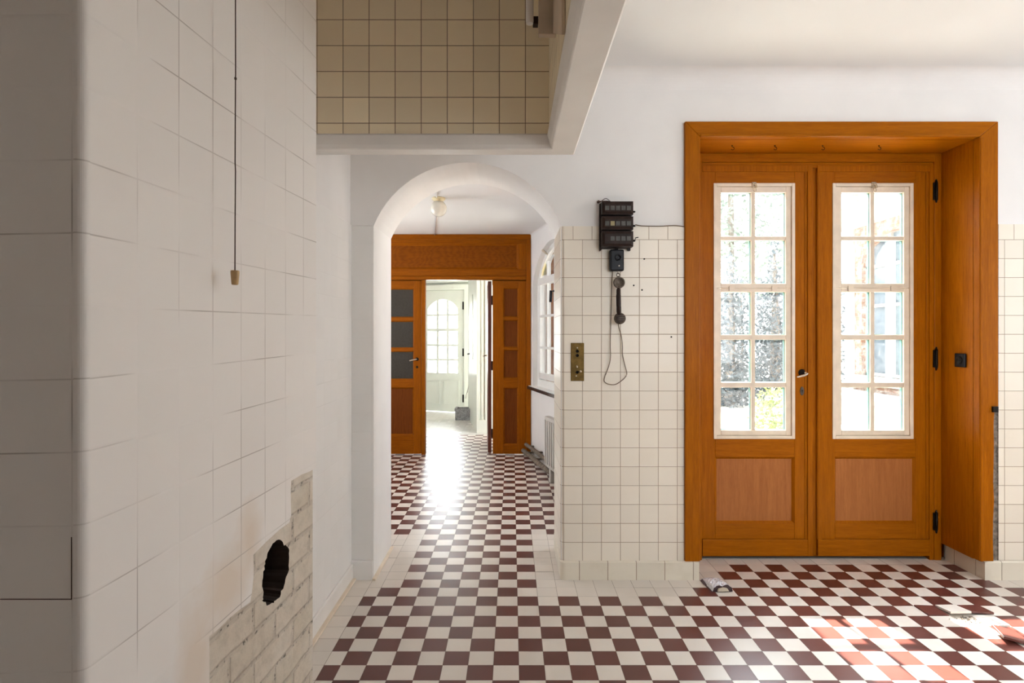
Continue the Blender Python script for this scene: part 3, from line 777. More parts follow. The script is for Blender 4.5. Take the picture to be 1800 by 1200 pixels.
# hooks under the head lining
for k, px in enumerate((1287, 1362, 1446, 1545)):
    yk = 3.205; x = fx(px, yk)
    h = MB().tube(spline([(x, yk, cz1 + .004), (x, yk, cz1 - .006), (x + .008, yk, cz1 - .010), (x + .011, yk, cz1 - .018), (x + .004, yk, cz1 - .024), (x - .006, yk, cz1 - .021)], 4), .0016, 6)
    h.lathe([(.005, 0), (.004, -.002), (.001, -.003)], (x, yk, cz1), 'z', 10)
    tag(h.build('cup_hook', 'iron'), ['leftmost small iron cup hook', 'second small iron cup hook from the left', 'third small iron cup hook from the left', 'rightmost small iron cup hook'][k] + ' under the garden door head', 'hook', 'cup hooks under the garden door head')

# socket on the lining
so = empty('wall_socket'); so.location = (ci1, 3.20, fz(633, 3.2))
tag(so, 'square black bakelite socket on the oak door lining', 'socket')
ys = ci1 * F / (1690.5 - CX); zs = fz(633, ys)
under(MB().box(ci1 - .014, ci1, ys - .036, ys + .036, zs - .038, zs + .038).build('plate', 'black', None, .004), so)
under(MB().lathe([(.022, 0), (.022, -.004), (.019, -.006), (.016, -.001), (0, -.001)], (ci1 - .014, ys, zs), 'x', 20).build('outlet_face', 'iron'), so)
under(MB().lathe([(.003, 0), (.003, -.003)], (ci1 - .013, ys - .008, zs), 'x', 8).lathe([(.003, 0), (.003, -.003)], (ci1 - .013, ys + .008, zs), 'x', 8).build('outlet_pin_hole', 'black'), so)

# ------------------------------------------------------------------ CALL BOARD, TELEPHONE
YI = 3.01
def ix(p, Y=YI): return fx(p, Y)
def iz(p, Y=YI): return fz(p, Y)
bd = empty('call_board'); bd.location = (ix(1085), YT, iz(393))
tag(bd, 'dark wooden servant call board with three rows of small windows', 'call board')
back = MB().prism([(ix(1056.5), iz(438)), (ix(1059), iz(438)), (ix(1061), iz(434.5)), (ix(1106), iz(434)), (ix(1108), iz(438)), (ix(1112), iz(438)), (ix(1112.5), iz(353)), (ix(1056.5), iz(353))], fxz, YT - .022, YT)
under(back.build('backboard', 'board', None, .002), bd)
for r, (ya, yb) in enumerate(((353.5, 376.5), (380, 403), (406, 433))):
    x0, x1 = ix(1058.5), ix(1113.5)
    yf = YI
    bx = MB().box(x0, x1, yf + .004, YT - .018, iz(yb), iz(ya))
    bx.ring(x0 + .002, x1 - .002, iz(yb) + .002, iz(ya) - .002, .012, yf + .0038, yf - .002)
    bx.face([(x0 + .014, yf - .002, iz(yb) + .014), (x1 - .014, yf - .002, iz(yb) + .014), (x1 - .014, yf - .002, iz(ya) - .014), (x0 + .014, yf - .002, iz(ya) - .014)])
    ro = under(bx.build('indicator_row', 'board', None), bd)
    cy = (365.5, 392.5, 419)[r]
    for k in range(5):
        cx_ = 1067.2 + k * 9.55
        w = MB().box(ix(cx_ - 3.6), ix(cx_ + 3.6), yf - .003, yf, iz(cy + 3.9), iz(cy - 3.9)).build('indicator_window', 'yellowwin' if (r, k) == (1, 1) else ('board' if (r, k) == (2, 0) else 'boardwin'), ro, .0006)
        if (r, k) == (1, 1): w['label'] = 'yellowed window'
    zc = iz((370, 395, 421.5)[r])
    lv = MB().lathe([(.005, 0), (.005, .012), (.003, .016)], (x1, yf + .03, zc), 'x', 10)
    if r == 2: lv.tube([(x1 + .014, yf + .03, zc), (x1 + .018, yf + .03, zc + .016), (x1 + .032, yf + .03, zc + .018)], .0028, 6)
    lv.build('reset_lever', 'iron', ro)
wi = MB().tube(spline([(ix(1054), YT - .006, iz(350)), (ix(1060), YT - .02, iz(349.5)), (ix(1070), YI + .02, iz(352)), (ix(1080), YI + .03, iz(354))]), .0022, 6)
wi.lathe([(.008, 0), (.008, -.012), (.004, -.016)], (ix(1055.5), YT, iz(349.5)), 'y', 10)
wi.tube(spline([(ix(1058), YT - .012, iz(351)), (ix(1066), YI + .02, iz(347)), (ix(1076), YI + .03, iz(353))]), .0016, 6)
under(wi.build('wire', 'cord'), bd)

Y2 = 3.04
ib = empty('intercom_box'); ib.location = (fx(1084.5, Y2), YT, fz(456, Y2))
tag(ib, 'small black bakelite telephone box mounted below the call board', 'telephone box')
under(MB().box(fx(1072.3, Y2), fx(1097.3, Y2), Y2, YT, fz(476, Y2), fz(438, Y2)).build('body', 'black', None, .008, 3), ib)
under(MB().lathe([(.018, .001), (.018, -.004), (.013, -.006), (.012, -.002), (.005, -.003), (0, -.003)], (fx(1086.5, Y2), Y2, fz(452.5, Y2)), 'y', 20).build('sounder_ring', 'black'), ib)
under(MB().lathe([(.0045, 0), (.0045, -.004), (.002, -.006)], (fx(1088, Y2), Y2, fz(467, Y2)), 'y', 12).build('push_button', 'nickel'), ib)
under(MB().tube(spline([(fx(1086, Y2), Y2 + .012, fz(476, Y2)), (fx(1086, Y2), Y2 + .004, fz(479, Y2)), (fx(1086, Y2), Y2 - .006, fz(481.5, Y2)), (fx(1086, Y2), Y2 - .010, fz(478.5, Y2))], 4), .002, 6).build('cradle_hook', 'nickel'), ib)
under(MB().box(fx(1083, Y2), fx(1088, Y2), YT - .016, YT - .004, fz(438, Y2), fz(433, Y2)).build('cable_stub', 'iron'), ib)

hs = empty('telephone_handset'); Y3 = 3.035
hx_, hz_ = fx(1087.5, Y3), fz(526, Y3); hs.location = (hx_, Y3, hz_)
tag(hs, 'old telephone handset hanging by its ring with the cord looping below', 'telephone handset')
rg = MB().tube([(fx(1086.3, Y3) + .0085 * math.sin(a), Y3 - .005, fz(483.3, Y3) + .0085 * math.cos(a)) for a in [2 * PI * k / 16 for k in range(17)]], .0026, 6)
under(rg.build('hanging_ring', 'bronze'), hs)
grip = MB().tube(spline([(fx(1087.6, Y3), Y3 + .004, fz(503, Y3)), (fx(1087.0, Y3), Y3 - .002, fz(511, Y3)), (fx(1087.0, Y3), Y3 - .006, fz(530, Y3)), (fx(1087.6, Y3), Y3 - .002, fz(548, Y3)), (fx(1088.2, Y3), Y3 + .004, fz(554, Y3))], 6), [.008] * 5 + [.011] * 4 + [.0128] * 10 + [.0118] * 3 + [.008] * 3, 12)
under(grip.build('grip', 'board'), hs)
ear = MB().lathe([(.014, .022), (.026, .012), (.0305, .004), (.0305, -.004), (.026, -.007), (.022, -.004), (.0, -.003)], (fx(1088.2, Y3), Y3, fz(496.5, Y3)), 'y', 24).build('earpiece', 'bronze'); under(ear, hs)
mo = MB().lathe([(.014, .022), (.026, .012), (.0305, .004), (.0305, -.005), (.027, -.008), (.0, -.009)], (fx(1089.5, Y3), Y3, fz(559.5, Y3)), 'y', 24)
mo = under(mo.build('mouthpiece', 'bronze'), hs)
sl = MB()
for k in range(5):
    zz = fz(559.5, Y3) + (k - 2) * .009; hw = math.sqrt(max(0, .024 ** 2 - ((k - 2) * .009) ** 2))
    sl.box(fx(1089.5, Y3) - hw, fx(1089.5, Y3) + hw, Y3 - .0105, Y3 - .008, zz - .0016, zz + .0016)
sl.build('speaking_slot', 'board', mo)
cord = [(1086.8, 568), (1088.5, 578), (1092, 590), (1094, 607), (1094.3, 623), (1098, 640), (1101.8, 656), (1098, 664), (1091, 670), (1083, 675), (1076, 676), (1067, 674), (1062, 669.5), (1063, 662), (1066.5, 653), (1071, 640), (1073.2, 625), (1072.6, 605), (1074, 560), (1075, 517), (1075.5, 495), (1077, 476)]
under(MB().tube(spline([(fx(a, 3.07), 3.07, fz(b, 3.07)) for a, b in cord], 5), .0024, 6).build('cord', 'cordb'), hs)

# brass switch plate
Y4 = YT - .004
sp = empty('switch_plate'); sp.location = (fx(1015, Y4), YT, fz(636, Y4))
tag(sp, 'tall tarnished brass switch plate on the cream tiles beside the arch', 'switch plate')
under(MB().box(fx(1003.5, Y4), fx(1026.8, Y4), Y4, YT, fz(669.5, Y4), fz(602.5, Y4)).build('plate', 'brass', None, .002), sp)
for px, py in ((1014.8, 617), (1014.8, 624.5), (1014.6, 654)):
    under(MB().lathe([(.0085, 0), (.0085, -.002), (.0062, -.004), (.0055, -.001), (0, -.001)], (fx(px, Y4), Y4, fz(py, Y4)), 'y', 14).build('switch_hole', 'iron'), sp)
under(MB().lathe([(.006, 0), (.006, -.010), (.004, -.014), (.0, -.015)], (fx(1020.2, Y4), Y4, fz(652.5, Y4)), 'y', 12).build('toggle', 'nickel'), sp)
under(MB().tube([(fx(1014.5, Y4), Y4, fz(645, Y4)), (fx(1013.5, Y4), Y4 - .012, fz(643, Y4))], .004, 8).build('toggle', 'nickel'), sp)
for q in ((1013, 660.5), (1014.8, 611)): under(MB().lathe([(.004, 0), (.003, -.003)], (fx(q[0], Y4), Y4, fz(q[1], Y4)), 'y', 10).build('screw', 'nickel'), sp)

# cable along the top of the tiles and nail stubs
cb = MB().tube(spline([(fx(1116, YT), YT - .012, fz(395.5, YT)), (fx(1130, YT), YT - .003, fz(397.2, YT)), (fx(1160, YT), YT - .003, fz(397.6, YT)), (fx(1185, YT), YT - .003, fz(396.5, YT)), (fx(1204, YT), YT - .003, fz(398.6, YT))]), .0026, 6)
tag(cb.build('cable', 'cordb'), 'thin brown cable from the call board along the tile top to the door casing', 'cable')
for (px, py), lb in zip(((1132.5, 455), (1114, 501.5), (1128.5, 509.5), (1180, 592)), ('rusty nail stub in the tiles right of the telephone box', 'nail stub in the tiles right of the handset earpiece', 'small nail stub right and slightly below the one beside the earpiece', 'tiny nail stub in the tiles near the door casing')):
    tag(MB().lathe([(.0048, 0), (.004, -.004), (.0, -.005)], (fx(px, YT), YT + .001, fz(py, YT)), 'y', 8).build('wall_nail', 'iron'), lb, 'nail', 'nail stubs in the pier tiles')

# ------------------------------------------------------------------ FOIL PACKET on the floor
pk = empty('foil_packet'); pk.location = (1.06, 3.0, 0); pk.rotation_euler = (0, 0, .08)
tag(pk, 'crumpled silver foil packet lying open on the floor by the baseboard', 'packet')
random.seed(5)
nx_, ny_ = 14, 18; mb = MB(); g = {}
for j in range(ny_ + 1):
    for i in range(nx_ + 1):
        u, v = i / nx_, j / ny_
        x = (u - .5) * .105; y = (v - .5) * .150
        pil = (math.sin(PI * min(1, max(0, u))) ** .45) * (1 - v * .95) ** .5
        z = .004 + .030 * pil + .004 * math.sin(9 * u + 4 * v) * pil + random.uniform(-.005, .005) * pil
        g[i, j] = (x + random.uniform(-.001, .001), y + random.uniform(-.0015, .0015) + (.006 * math.sin(PI * u) if j == 0 else 0), max(.0015, z))
for j in range(ny_):
    for i in range(nx_): mb.face([g[i, j], g[i + 1, j], g[i + 1, j + 1], g[i, j + 1]], 0, None, False)
mb.build('foil', 'foil', pk)
mb = MB()
mb.face([(-.060, -.073, .001), (.050, -.077, .001), (.052, .074, .001), (-.062, .070, .001)], 0)
for i in range(nx_):
    a, b = g[i, 0], g[i + 1, 0]
    mb.face([(a[0], a[1] + .004, .001), (b[0], b[1] + .004, .001), (b[0], b[1] + .0005, b[2] * .96), (a[0], a[1] + .0005, a[2] * .96)])
mb.face([(-.064, .02, .0012), (-.05, -.06, .0014), (-.05, .06, .012), (-.062, .05, .010)])
mb.build('dark_lining', 'foil_in', pk)
MB().prism([(-.030, .006), (.030, .005), (.022, .019), (0, .024), (-.024, .018)], fxz, -.083, -.072).build('paper_insert', 'packet_paper', pk, .001)

# ------------------------------------------------------------------ HALL
mb = MB()
lwn = [(4.0, .85), (5.8, .85), (5.8, 2.15), (4.0, 2.15)]  # opening added for the hall fill lamp
mb.poly_holes([(YH, 0), (YP + .3, 0), (YP + .3, 2.6), (YH, 2.6)], [lwn], lambda a, b: (-2.3, a, b))
mb.loop_sides(lwn, lambda a, b, d: (d, a, b), -2.3, -2.5)
mb.face([(-3.2, YP + .2, 0), (-3.2, 10.6, 0), (-3.2, 10.6, 2.9), (-3.2, YP + .2, 2.9)])
struct(mb.build('wall_hall_left', 'plaster'), 'plaster wall on the left side of the hall beyond the arch', 'wall')
mb = MB()
for a in (4.03, 4.6, 5.2, 5.77): mb.box(-2.46, -2.42, a - .03, a + .03, .85, 2.15)
for z in (.88, 1.7, 2.12): mb.box(-2.46, -2.42, 4.0, 5.8, z - .03, z + .03)
struct(mb.build('added_window_hall', 'windowwhite'), 'unseen white window frame added in the left hall wall for more light', 'window')  # window added out of view to brighten the hall
# window wall, at a slant
O2 = Vector((.205, YP)); D2 = Vector((.236, -1)).normalized(); N2 = Vector((-D2.y, D2.x))   # N2 points outside (+X)
def W(s, z, n=0.0): p = O2 + D2 * s + N2 * n; return (p.x, p.y, z)
def sw(px):
    dx_ = (px - CX) / F; s = (dx_ * O2.y - O2.x) / (D2.x - dx_ * D2.y); return s, O2.y + D2.y * s
LW = 2.95
wa0, wa1, wz0, wspr, wrise = .075, 1.42, .755, 1.86, .36
hl = arch_loop(wa0, wa1, wspr, wrise, 20, wz0)
mb = MB()
hl2 = arch_loop(2.3, 2.72, wspr, wrise, 20, wz0)  # hidden second opening added to let more light into the hall
mb.poly_holes([(-.1, 0), (LW, 0), (LW, 2.62), (-.1, 2.62)], [hl, hl2], lambda s, z: W(s, z))
mb.poly_holes([(-.1, 0), (LW, 0), (LW, 2.62), (-.1, 2.62)], [hl, hl2], lambda s, z: W(s, z, .24))
mb.loop_sides(hl2, lambda s, z, d: W(s, z, d), 0, .24)
mb.loop_sides(hl, lambda s, z, d: W(s, z, d), 0, .24)
# cove
n = 6
for i in range(n):
    a, b = PI / 2 * i / n, PI / 2 * (i + 1) / n; r = .02
    q = lambda t: (-(r - r * math.cos(t)), HCEIL - r + r * math.sin(t))
    (na, za), (nb, zb2) = q(a), q(b)
    mb.face([W(-.1, za, na), W(LW, za, na), W(LW, zb2, nb), W(-.1, zb2, nb)], 0, None, True)
struct(mb.build('wall_hall_right', 'plaster'), 'slanting white hall wall with an arched window beyond the arch', 'wall')
win = struct(empty('window_1'), 'arched white hall window with a dark sill seen past the arch jamb', 'window')
fr = MB(); gin = .055
ol = hl; il = arch_loop(wa0 + .055, wa1 - .055, wspr, wrise - .05, 20, wz0 + .075)
fr.poly_holes(ol, [il], lambda s, z: W(s, z, gin))
fr.loop_sides(il, lambda s, z, d: W(s, z, d), gin, gin + .05)
def Wbox(mb, s0, s1, z0, z1, n0, n1):
    P8 = [W(s, z, n) for n in (n0, n1) for s, z in ((s0, z0), (s1, z0), (s1, z1), (s0, z1))]
    k = len(mb.v); mb.v += P8
    for q in ((0, 1, 2, 3), (7, 6, 5, 4), (0, 4, 5, 1), (1, 5, 6, 2), (2, 6, 7, 3), (3, 7, 4, 0)):
        mb.f.append(tuple(k + i for i in q)); mb.mi.append(0); mb.uv.append(None); mb.sm.append(False)
    return mb
fr.build('window_frame', 'windowwhite', win)
sh = MB(); ss0, ss1 = wa0 + .055, wa1 - .055; zt_ = wspr + .24
Wbox(sh, ss0, ss1, 1.83, 1.90, gin - .012, gin + .045)
sm_ = (ss0 + ss1) / 2
Wbox(sh, sm_ - .035, sm_ + .035, wz0 + .09, wspr + wrise - .07, gin - .015, gin + .045)
for a0, a1 in ((ss0, sm_ - .035), (sm_ + .035, ss1)):
    Wbox(sh, a0, a0 + .045, wz0 + .09, 1.83, gin - .004, gin + .04); Wbox(sh, a1 - .045, a1, wz0 + .09, 1.83, gin - .004, gin + .04)
    Wbox(sh, a0, a1, wz0 + .09, wz0 + .15, gin - .004, gin + .04)
    for z in (1.17, 1.50): Wbox(sh, a0, a1, z - .011, z + .011, gin, gin + .035)
    mm = (a0 + a1) / 2; Wbox(sh, mm - .011, mm + .011, wz0 + .09, wspr + .2, gin, gin + .035)
sho = sh.build('sash', 'windowwhite', win)
gl = MB(); gl.poly_holes(il, [], lambda s, z: W(s, z, gin + .02)); gl.build('window_glass', 'glass_clear', sho)
ye_ = MB(); ye_.poly_holes([(ss0 + .05, 1.93), (ss0 + .24, 1.93), (ss0 + .24, 2.03), (ss0 + .15, 2.06)], [], lambda s, z: W(s, z, gin + .018))
t = glass_mat('yellow_leaded_glass', (.95, .78, .35), .05); M['yglass'] = t
ye_.build('yellow_pane', 'yglass', sho)
sk = sw(975)[0]
hd = MB().tube([W(sm_ - .02, 1.73, gin - .012), W(sm_ - .02, 1.73, gin - .05), W(sm_ - .02, 1.62, gin - .055)], .014, 8); hd.build('window_handle', 'black', win)
lt = MB().tube([W(.45, wspr + .26, gin), W(.47, wspr + .30, gin - .06), W(.55, wspr + .28, gin - .08)], .010, 8); lt.build('fanlight_latch', 'nickel', win)
sil = MB(); Wbox(sil, wa0 - .1, wa1 + .06, wz0 - .035, wz0 - .003, -.045, .10)
sil.build('window_sill', 'stone_black', win, .004)
top = MB(); Wbox(top, wa0 - .09, wa1 + .05, wz0 - .003, wz0 + .001, -.03, .10); top.build('sill_top', 'windowwhite', win)

# hall ceiling
mb = MB(); mb.box(-3.2, 1.05, YH, 10.7, HCEIL, HCEIL + .12)
struct(mb.build('ceiling_hall', 'ceiling'), 'white hall ceiling carrying the glass globe lamp', 'ceiling')

# globe lamp
Yg = 4.64; gx = fx(771, Yg)
lp = empty('ceiling_lamp'); lp.location = (gx, Yg, HCEIL)
tag(lp, 'opal glass globe lamp on the hall ceiling', 'ceiling lamp')
pr = [(.030, -.028), (.040, -.030), (.048, -.036)]
R = .066; zc = -.085
prof = [(.034, -.026)] + [(R * math.sin(a), zc + R * math.cos(a)) for a in [.55 + (PI - .55) * k / 14 for k in range(15)]]
under(MB().lathe(prof, (gx, Yg, HCEIL), 'z', 28).build('globe', 'globe'), lp)
under(MB().lathe([(.052, 0), (.056, -.006), (.050, -.016), (.040, -.020), (.038, -.032), (.030, -.032)], (gx, Yg, HCEIL), 'z', 24).build('lamp_holder', 'gilt'), lp)
cd = MB().tube([(fx(775, 4.2), 4.05, HCEIL - .006), (gx - .01, Yg - .05, HCEIL - .006)], .006, 8)
cd.tube([(gx - .01, Yg + .05, HCEIL - .006), (fx(762.5, 6.2), YP - .01, HCEIL - .006)], .006, 8)
tag(cd.build('cable_conduit', 'white_paint'), 'thin white conduit along the hall ceiling on both sides of the globe lamp', 'conduit')

# ---- partition of oak
def px_(p): return fx(p, YP)
def pz_(p): return fz(p, YP)
pt_ = struct(empty('wall_partition'), 'dark oak partition with a panelled header across the hall', 'wall')
XP0, XP1 = -2.3, px_(933)
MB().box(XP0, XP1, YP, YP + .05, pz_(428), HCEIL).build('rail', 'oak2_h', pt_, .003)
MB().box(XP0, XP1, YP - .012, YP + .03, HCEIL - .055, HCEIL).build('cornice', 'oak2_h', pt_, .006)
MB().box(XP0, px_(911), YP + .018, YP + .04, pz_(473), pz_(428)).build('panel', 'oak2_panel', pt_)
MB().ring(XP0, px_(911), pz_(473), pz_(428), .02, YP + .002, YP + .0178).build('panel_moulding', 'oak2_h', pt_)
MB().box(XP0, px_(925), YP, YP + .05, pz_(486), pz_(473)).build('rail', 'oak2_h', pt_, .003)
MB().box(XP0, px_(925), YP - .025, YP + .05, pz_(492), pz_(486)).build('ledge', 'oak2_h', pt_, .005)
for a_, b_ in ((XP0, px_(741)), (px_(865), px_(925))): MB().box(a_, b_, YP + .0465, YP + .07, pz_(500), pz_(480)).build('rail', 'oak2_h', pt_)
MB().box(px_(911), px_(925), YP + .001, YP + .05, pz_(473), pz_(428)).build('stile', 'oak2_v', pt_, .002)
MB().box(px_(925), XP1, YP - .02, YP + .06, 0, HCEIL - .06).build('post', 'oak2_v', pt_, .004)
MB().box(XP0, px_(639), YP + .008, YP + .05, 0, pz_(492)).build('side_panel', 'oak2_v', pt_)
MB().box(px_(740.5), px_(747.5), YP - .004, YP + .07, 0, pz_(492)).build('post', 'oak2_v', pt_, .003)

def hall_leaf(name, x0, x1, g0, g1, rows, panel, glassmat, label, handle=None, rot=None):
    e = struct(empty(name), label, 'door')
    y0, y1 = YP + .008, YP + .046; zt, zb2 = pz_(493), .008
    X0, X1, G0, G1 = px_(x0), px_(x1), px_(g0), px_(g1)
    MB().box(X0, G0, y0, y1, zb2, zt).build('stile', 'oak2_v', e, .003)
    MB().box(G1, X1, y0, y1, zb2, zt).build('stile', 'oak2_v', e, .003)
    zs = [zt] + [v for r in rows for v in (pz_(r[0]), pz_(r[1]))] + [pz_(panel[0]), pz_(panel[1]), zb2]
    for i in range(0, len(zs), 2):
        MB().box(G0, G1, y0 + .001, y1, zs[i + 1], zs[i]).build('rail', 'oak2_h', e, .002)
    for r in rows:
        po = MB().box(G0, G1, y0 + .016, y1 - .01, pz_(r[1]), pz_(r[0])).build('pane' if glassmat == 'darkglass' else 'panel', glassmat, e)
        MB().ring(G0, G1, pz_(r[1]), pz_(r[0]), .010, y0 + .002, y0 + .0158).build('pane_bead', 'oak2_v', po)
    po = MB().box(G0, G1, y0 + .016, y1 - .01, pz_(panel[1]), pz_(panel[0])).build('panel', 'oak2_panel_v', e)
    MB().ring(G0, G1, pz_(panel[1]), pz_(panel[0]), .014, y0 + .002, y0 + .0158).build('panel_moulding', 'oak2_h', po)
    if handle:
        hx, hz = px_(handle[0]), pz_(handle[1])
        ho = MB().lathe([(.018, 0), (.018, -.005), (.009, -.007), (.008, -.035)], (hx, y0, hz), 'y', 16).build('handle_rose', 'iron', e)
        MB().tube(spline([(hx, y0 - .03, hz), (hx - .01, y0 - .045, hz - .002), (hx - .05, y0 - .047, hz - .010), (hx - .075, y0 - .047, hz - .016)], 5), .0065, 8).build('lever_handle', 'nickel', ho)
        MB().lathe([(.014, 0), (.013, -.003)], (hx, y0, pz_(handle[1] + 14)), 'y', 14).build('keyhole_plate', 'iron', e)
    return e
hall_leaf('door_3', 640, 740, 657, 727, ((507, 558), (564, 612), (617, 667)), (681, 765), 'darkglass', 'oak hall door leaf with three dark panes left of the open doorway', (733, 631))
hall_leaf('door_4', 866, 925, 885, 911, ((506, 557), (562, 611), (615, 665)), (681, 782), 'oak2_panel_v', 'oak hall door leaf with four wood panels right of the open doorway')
# leaf standing open, seen on edge
e = struct(empty('door_5'), 'dark brown oak door leaf standing open edge-on in the hall doorway', 'door')
q0 = Vector((px_(860.5) , YP + .06)); q1 = Vector((fx(858.8, YP + .70), YP + .70)); dd = (q1 - q0).normalized(); nn = Vector((dd.y, -dd.x)) * .019
MB().prism([tuple(q0 - nn), tuple(q0 + nn), tuple(q1 + nn), tuple(q1 - nn)], lambda a, b, d: (a, b, d), .01, pz_(493)).build('leaf', 'red_cap', e, .002)
for py in (527, 643, 763):
    MB().lathe([(.008, -.05), (.008, .05)], (q0.x + .026, q0.y - .005, pz_(py)), 'z', 10).build('hinge', 'iron', e)
qa = q1 - dd * .06
MB().tube([(qa.x - .02, qa.y, pz_(628)), (qa.x - .055, qa.y, pz_(628)), (qa.x - .06, qa.y - .09, pz_(629))], .008, 8).build('lever_handle', 'nickel', e)

# radiator and heating pipes along the window wall
rd = empty('radiator'); tag(rd, 'pale panel radiator under the hall window, mostly hidden by the arch jamb', 'radiator')
s0r, s1r = sw(973)[0] + .22, LW - .35
mb = MB(); Wbox(mb, s0r, s1r, .12, .57, -.155, -.10)
mb.build('panel', 'radiator', rd, .008)
for k in range(int((s1r - s0r) / .06)):
    rb = MB(); Wbox(rb, s0r + .02 + k * .06, s0r + .05 + k * .06, .15, .54, -.163, -.154); rb.build('flute', 'radiator', rd, .004)
mb = MB()
for s_ in (s0r + .15, s1r - .15):
    mb = MB(); Wbox(mb, s_ - .015, s_ + .015, .25, .50, -.101, .002); mb.build('bracket', 'radiator', rd)
    mb = MB(); Wbox(mb, s_ - .02, s_ + .02, 0, .13, -.15, -.11); mb.build('foot', 'radiator', rd)
for zz, nn_, lab, r in ((.115, -.055, 'upper dirty heating pipe along the foot of the hall window wall', .020), (.050, -.085, 'lower dirty heating pipe along the foot of the hall window wall', .024)):
    mb = MB().tube([W(-.0, zz, nn_), W(.25, zz, nn_), W(.5, zz - .005, nn_), W(.9, zz - .01, nn_), W(1.25, zz - .01, nn_ - .004), W(s0r - .02, zz, nn_)], r, 10)
    hp = tag(mb.build('heating_pipe', 'pipe'), lab, 'pipe', 'heating pipes along the hall window wall')
    for s_ in (.12, .45, .95):
        mb = MB(); Wbox(mb, s_ - .014, s_ + .014, zz - .008, zz + .008, nn_, .0); mb.build('pipe_clip', 'pipe', hp)

# ------------------------------------------------------------------ VESTIBULE beyond
Yv = 7.75
mb = MB()
xe = fx(838, Yv)
mb.face([(xe, Yv, 0), (1.1, Yv, 0), (1.1, Yv, 2.6), (xe, Yv, 2.6)])
for a, b, d in ((838, 842, .03), (846, 849, .012), (853, 868, .02)): mb.box(fx(a, Yv), fx(b, Yv), Yv - d, Yv + .001, 0, 2.4)
mb.box(fx(838, Yv), fx(866, Yv), Yv - .034, Yv + .001, 0, .17)
# side wall with a narrow bright opening
x2, y2 = fx(823, 9.2), 9.2
sdv = Vector((x2 - xe, y2 - Yv)); Ls = sdv.length; sdv /= Ls; snv = Vector((sdv.y, -sdv.x))
def V(s, z, n=0.0): p = Vector((xe, Yv)) + sdv * s + snv * n; return (p.x, p.y, z)
hole = [(.55, .95), (.69, .95), (.69, 1.90), (.55, 1.90)]
mb.poly_holes([(0, 0), (Ls, 0), (Ls, 2.6), (0, 2.6)], [hole], lambda s, z: V(s, z))
mb.loop_sides(hole, lambda s, z, d: V(s, z, d), 0, .2)
struct(mb.build('wall_vestibule', 'hallwhite'), 'greenish white moulded casing and side wall of the entrance beyond the hall', 'wall')
w3 = MB()
for a in (.55, .67): 
    P8 = [V(s, z, n) for n in (.05, .09) for s, z in ((a, .95), (a + .02, .95), (a + .02, 1.90), (a, 1.90))]
    k = len(w3.v); w3.v += P8
    for q in ((0, 1, 2, 3), (7, 6, 5, 4), (0, 4, 5, 1), (1, 5, 6, 2), (2, 6, 7, 3), (3, 7, 4, 0)): w3.f.append(tuple(k + i for i in q)); w3.mi.append(0); w3.uv.append(None); w3.sm.append(False)
w3.face([V(.55, .95, .07), V(.69, .95, .07), V(.69, 1.90, .07), V(.55, 1.90, .07)], 1)
struct(w3.build('window_3', ['hallwhite', 'glass_clear']), 'narrow bright sidelight right of the white entrance door', 'window')

# entrance door, slightly turned
E0 = Vector((fx(735, 10.02), 10.02)); E1 = Vector((fx(817, 9.72), 9.72)); EL = (E1 - E0).length; ED = (E1 - E0) / EL; EN = Vector((ED.y, -ED.x))  # toward viewer
def E(s, z, n=0.0): p = E0 + ED * s + EN * n; return (p.x, p.y, z)
def epx(px, py):
    dx_ = (px - CX) / F; s = (dx_ * E0.y - E0.x) / (ED.x - dx_ * ED.y); return s, fz(py, E0.y + ED.y * s)
ex0, ex1 = epx(751.5, 600)[0], epx(804.5, 600)[0]; ez0 = epx(778, 655)[1]; ezs = epx(778, 543)[1]; ezt = epx(778, 526)[1]
eh = arch_loop(ex0, ex1, ezs, ezt - ezs, 16, ez0)
d6 = struct(empty('door_6'), 'white entrance door with an arched fifteen-pane window at the far end', 'door')
mb = MB()
mb.poly_holes([(.005, .010), (EL - .005, .010), (EL - .005, 2.064), (.005, 2.064)], [eh], lambda s, z: E(s, z))
mb.loop_sides(eh, lambda s, z, d: E(s, z, d), 0, -.045)
mb.loop_sides([(.005, .010), (EL - .005, .010), (EL - .005, 2.064), (.005, 2.064)], lambda s, z, d: E(s, z, d), 0, -.045)
lf = mb.build('leaf', 'hallwhite', d6)
def Ebox(mb, s0, s1, z0, z1, n0, n1):
    P8 = [E(s, z, n) for n in (n0, n1) for s, z in ((s0, z0), (s1, z0), (s1, z1), (s0, z1))]
    k = len(mb.v); mb.v += P8
    for q in ((0, 1, 2, 3), (7, 6, 5, 4), (0, 4, 5, 1), (1, 5, 6, 2), (2, 6, 7, 3), (3, 7, 4, 0)):
        mb.f.append(tuple(k + i for i in q)); mb.mi.append(0); mb.uv.append(None); mb.sm.append(False)
    return mb
mb = MB()
for k in (1, 2):
    s = ex0 + (ex1 - ex0) * k / 3; Ebox(mb, s - .018, s + .018, ez0, ezt - .014, -.034, -.006)
for py, hh in ((553.5, .016), (579.5, .026), (606.5, .018), (632, .018)):
    z = epx(778, py)[1]; Ebox(mb, ex0, ex1, z - hh, z + hh, -.034, -.004)
mb.build('muntin', 'hallwhite', d6)
mb = MB(); mb.poly_holes(eh, [], lambda s, z: E(s, z, -.02)); mb.build('window_glass', 'glass_clear', d6)
mb = MB()
for a, b in ((.12, .42), (.48, .78)):
    for (s0, s1, z0, z1) in ((a, b, .52, .535), (a, b, .13, .145), (a, a + .015, .13, .535), (b - .015, b, .13, .535)): Ebox(mb, s0, s1, z0, z1, 0, .010)
mb.build('panel_moulding', 'hallwhite', d6)
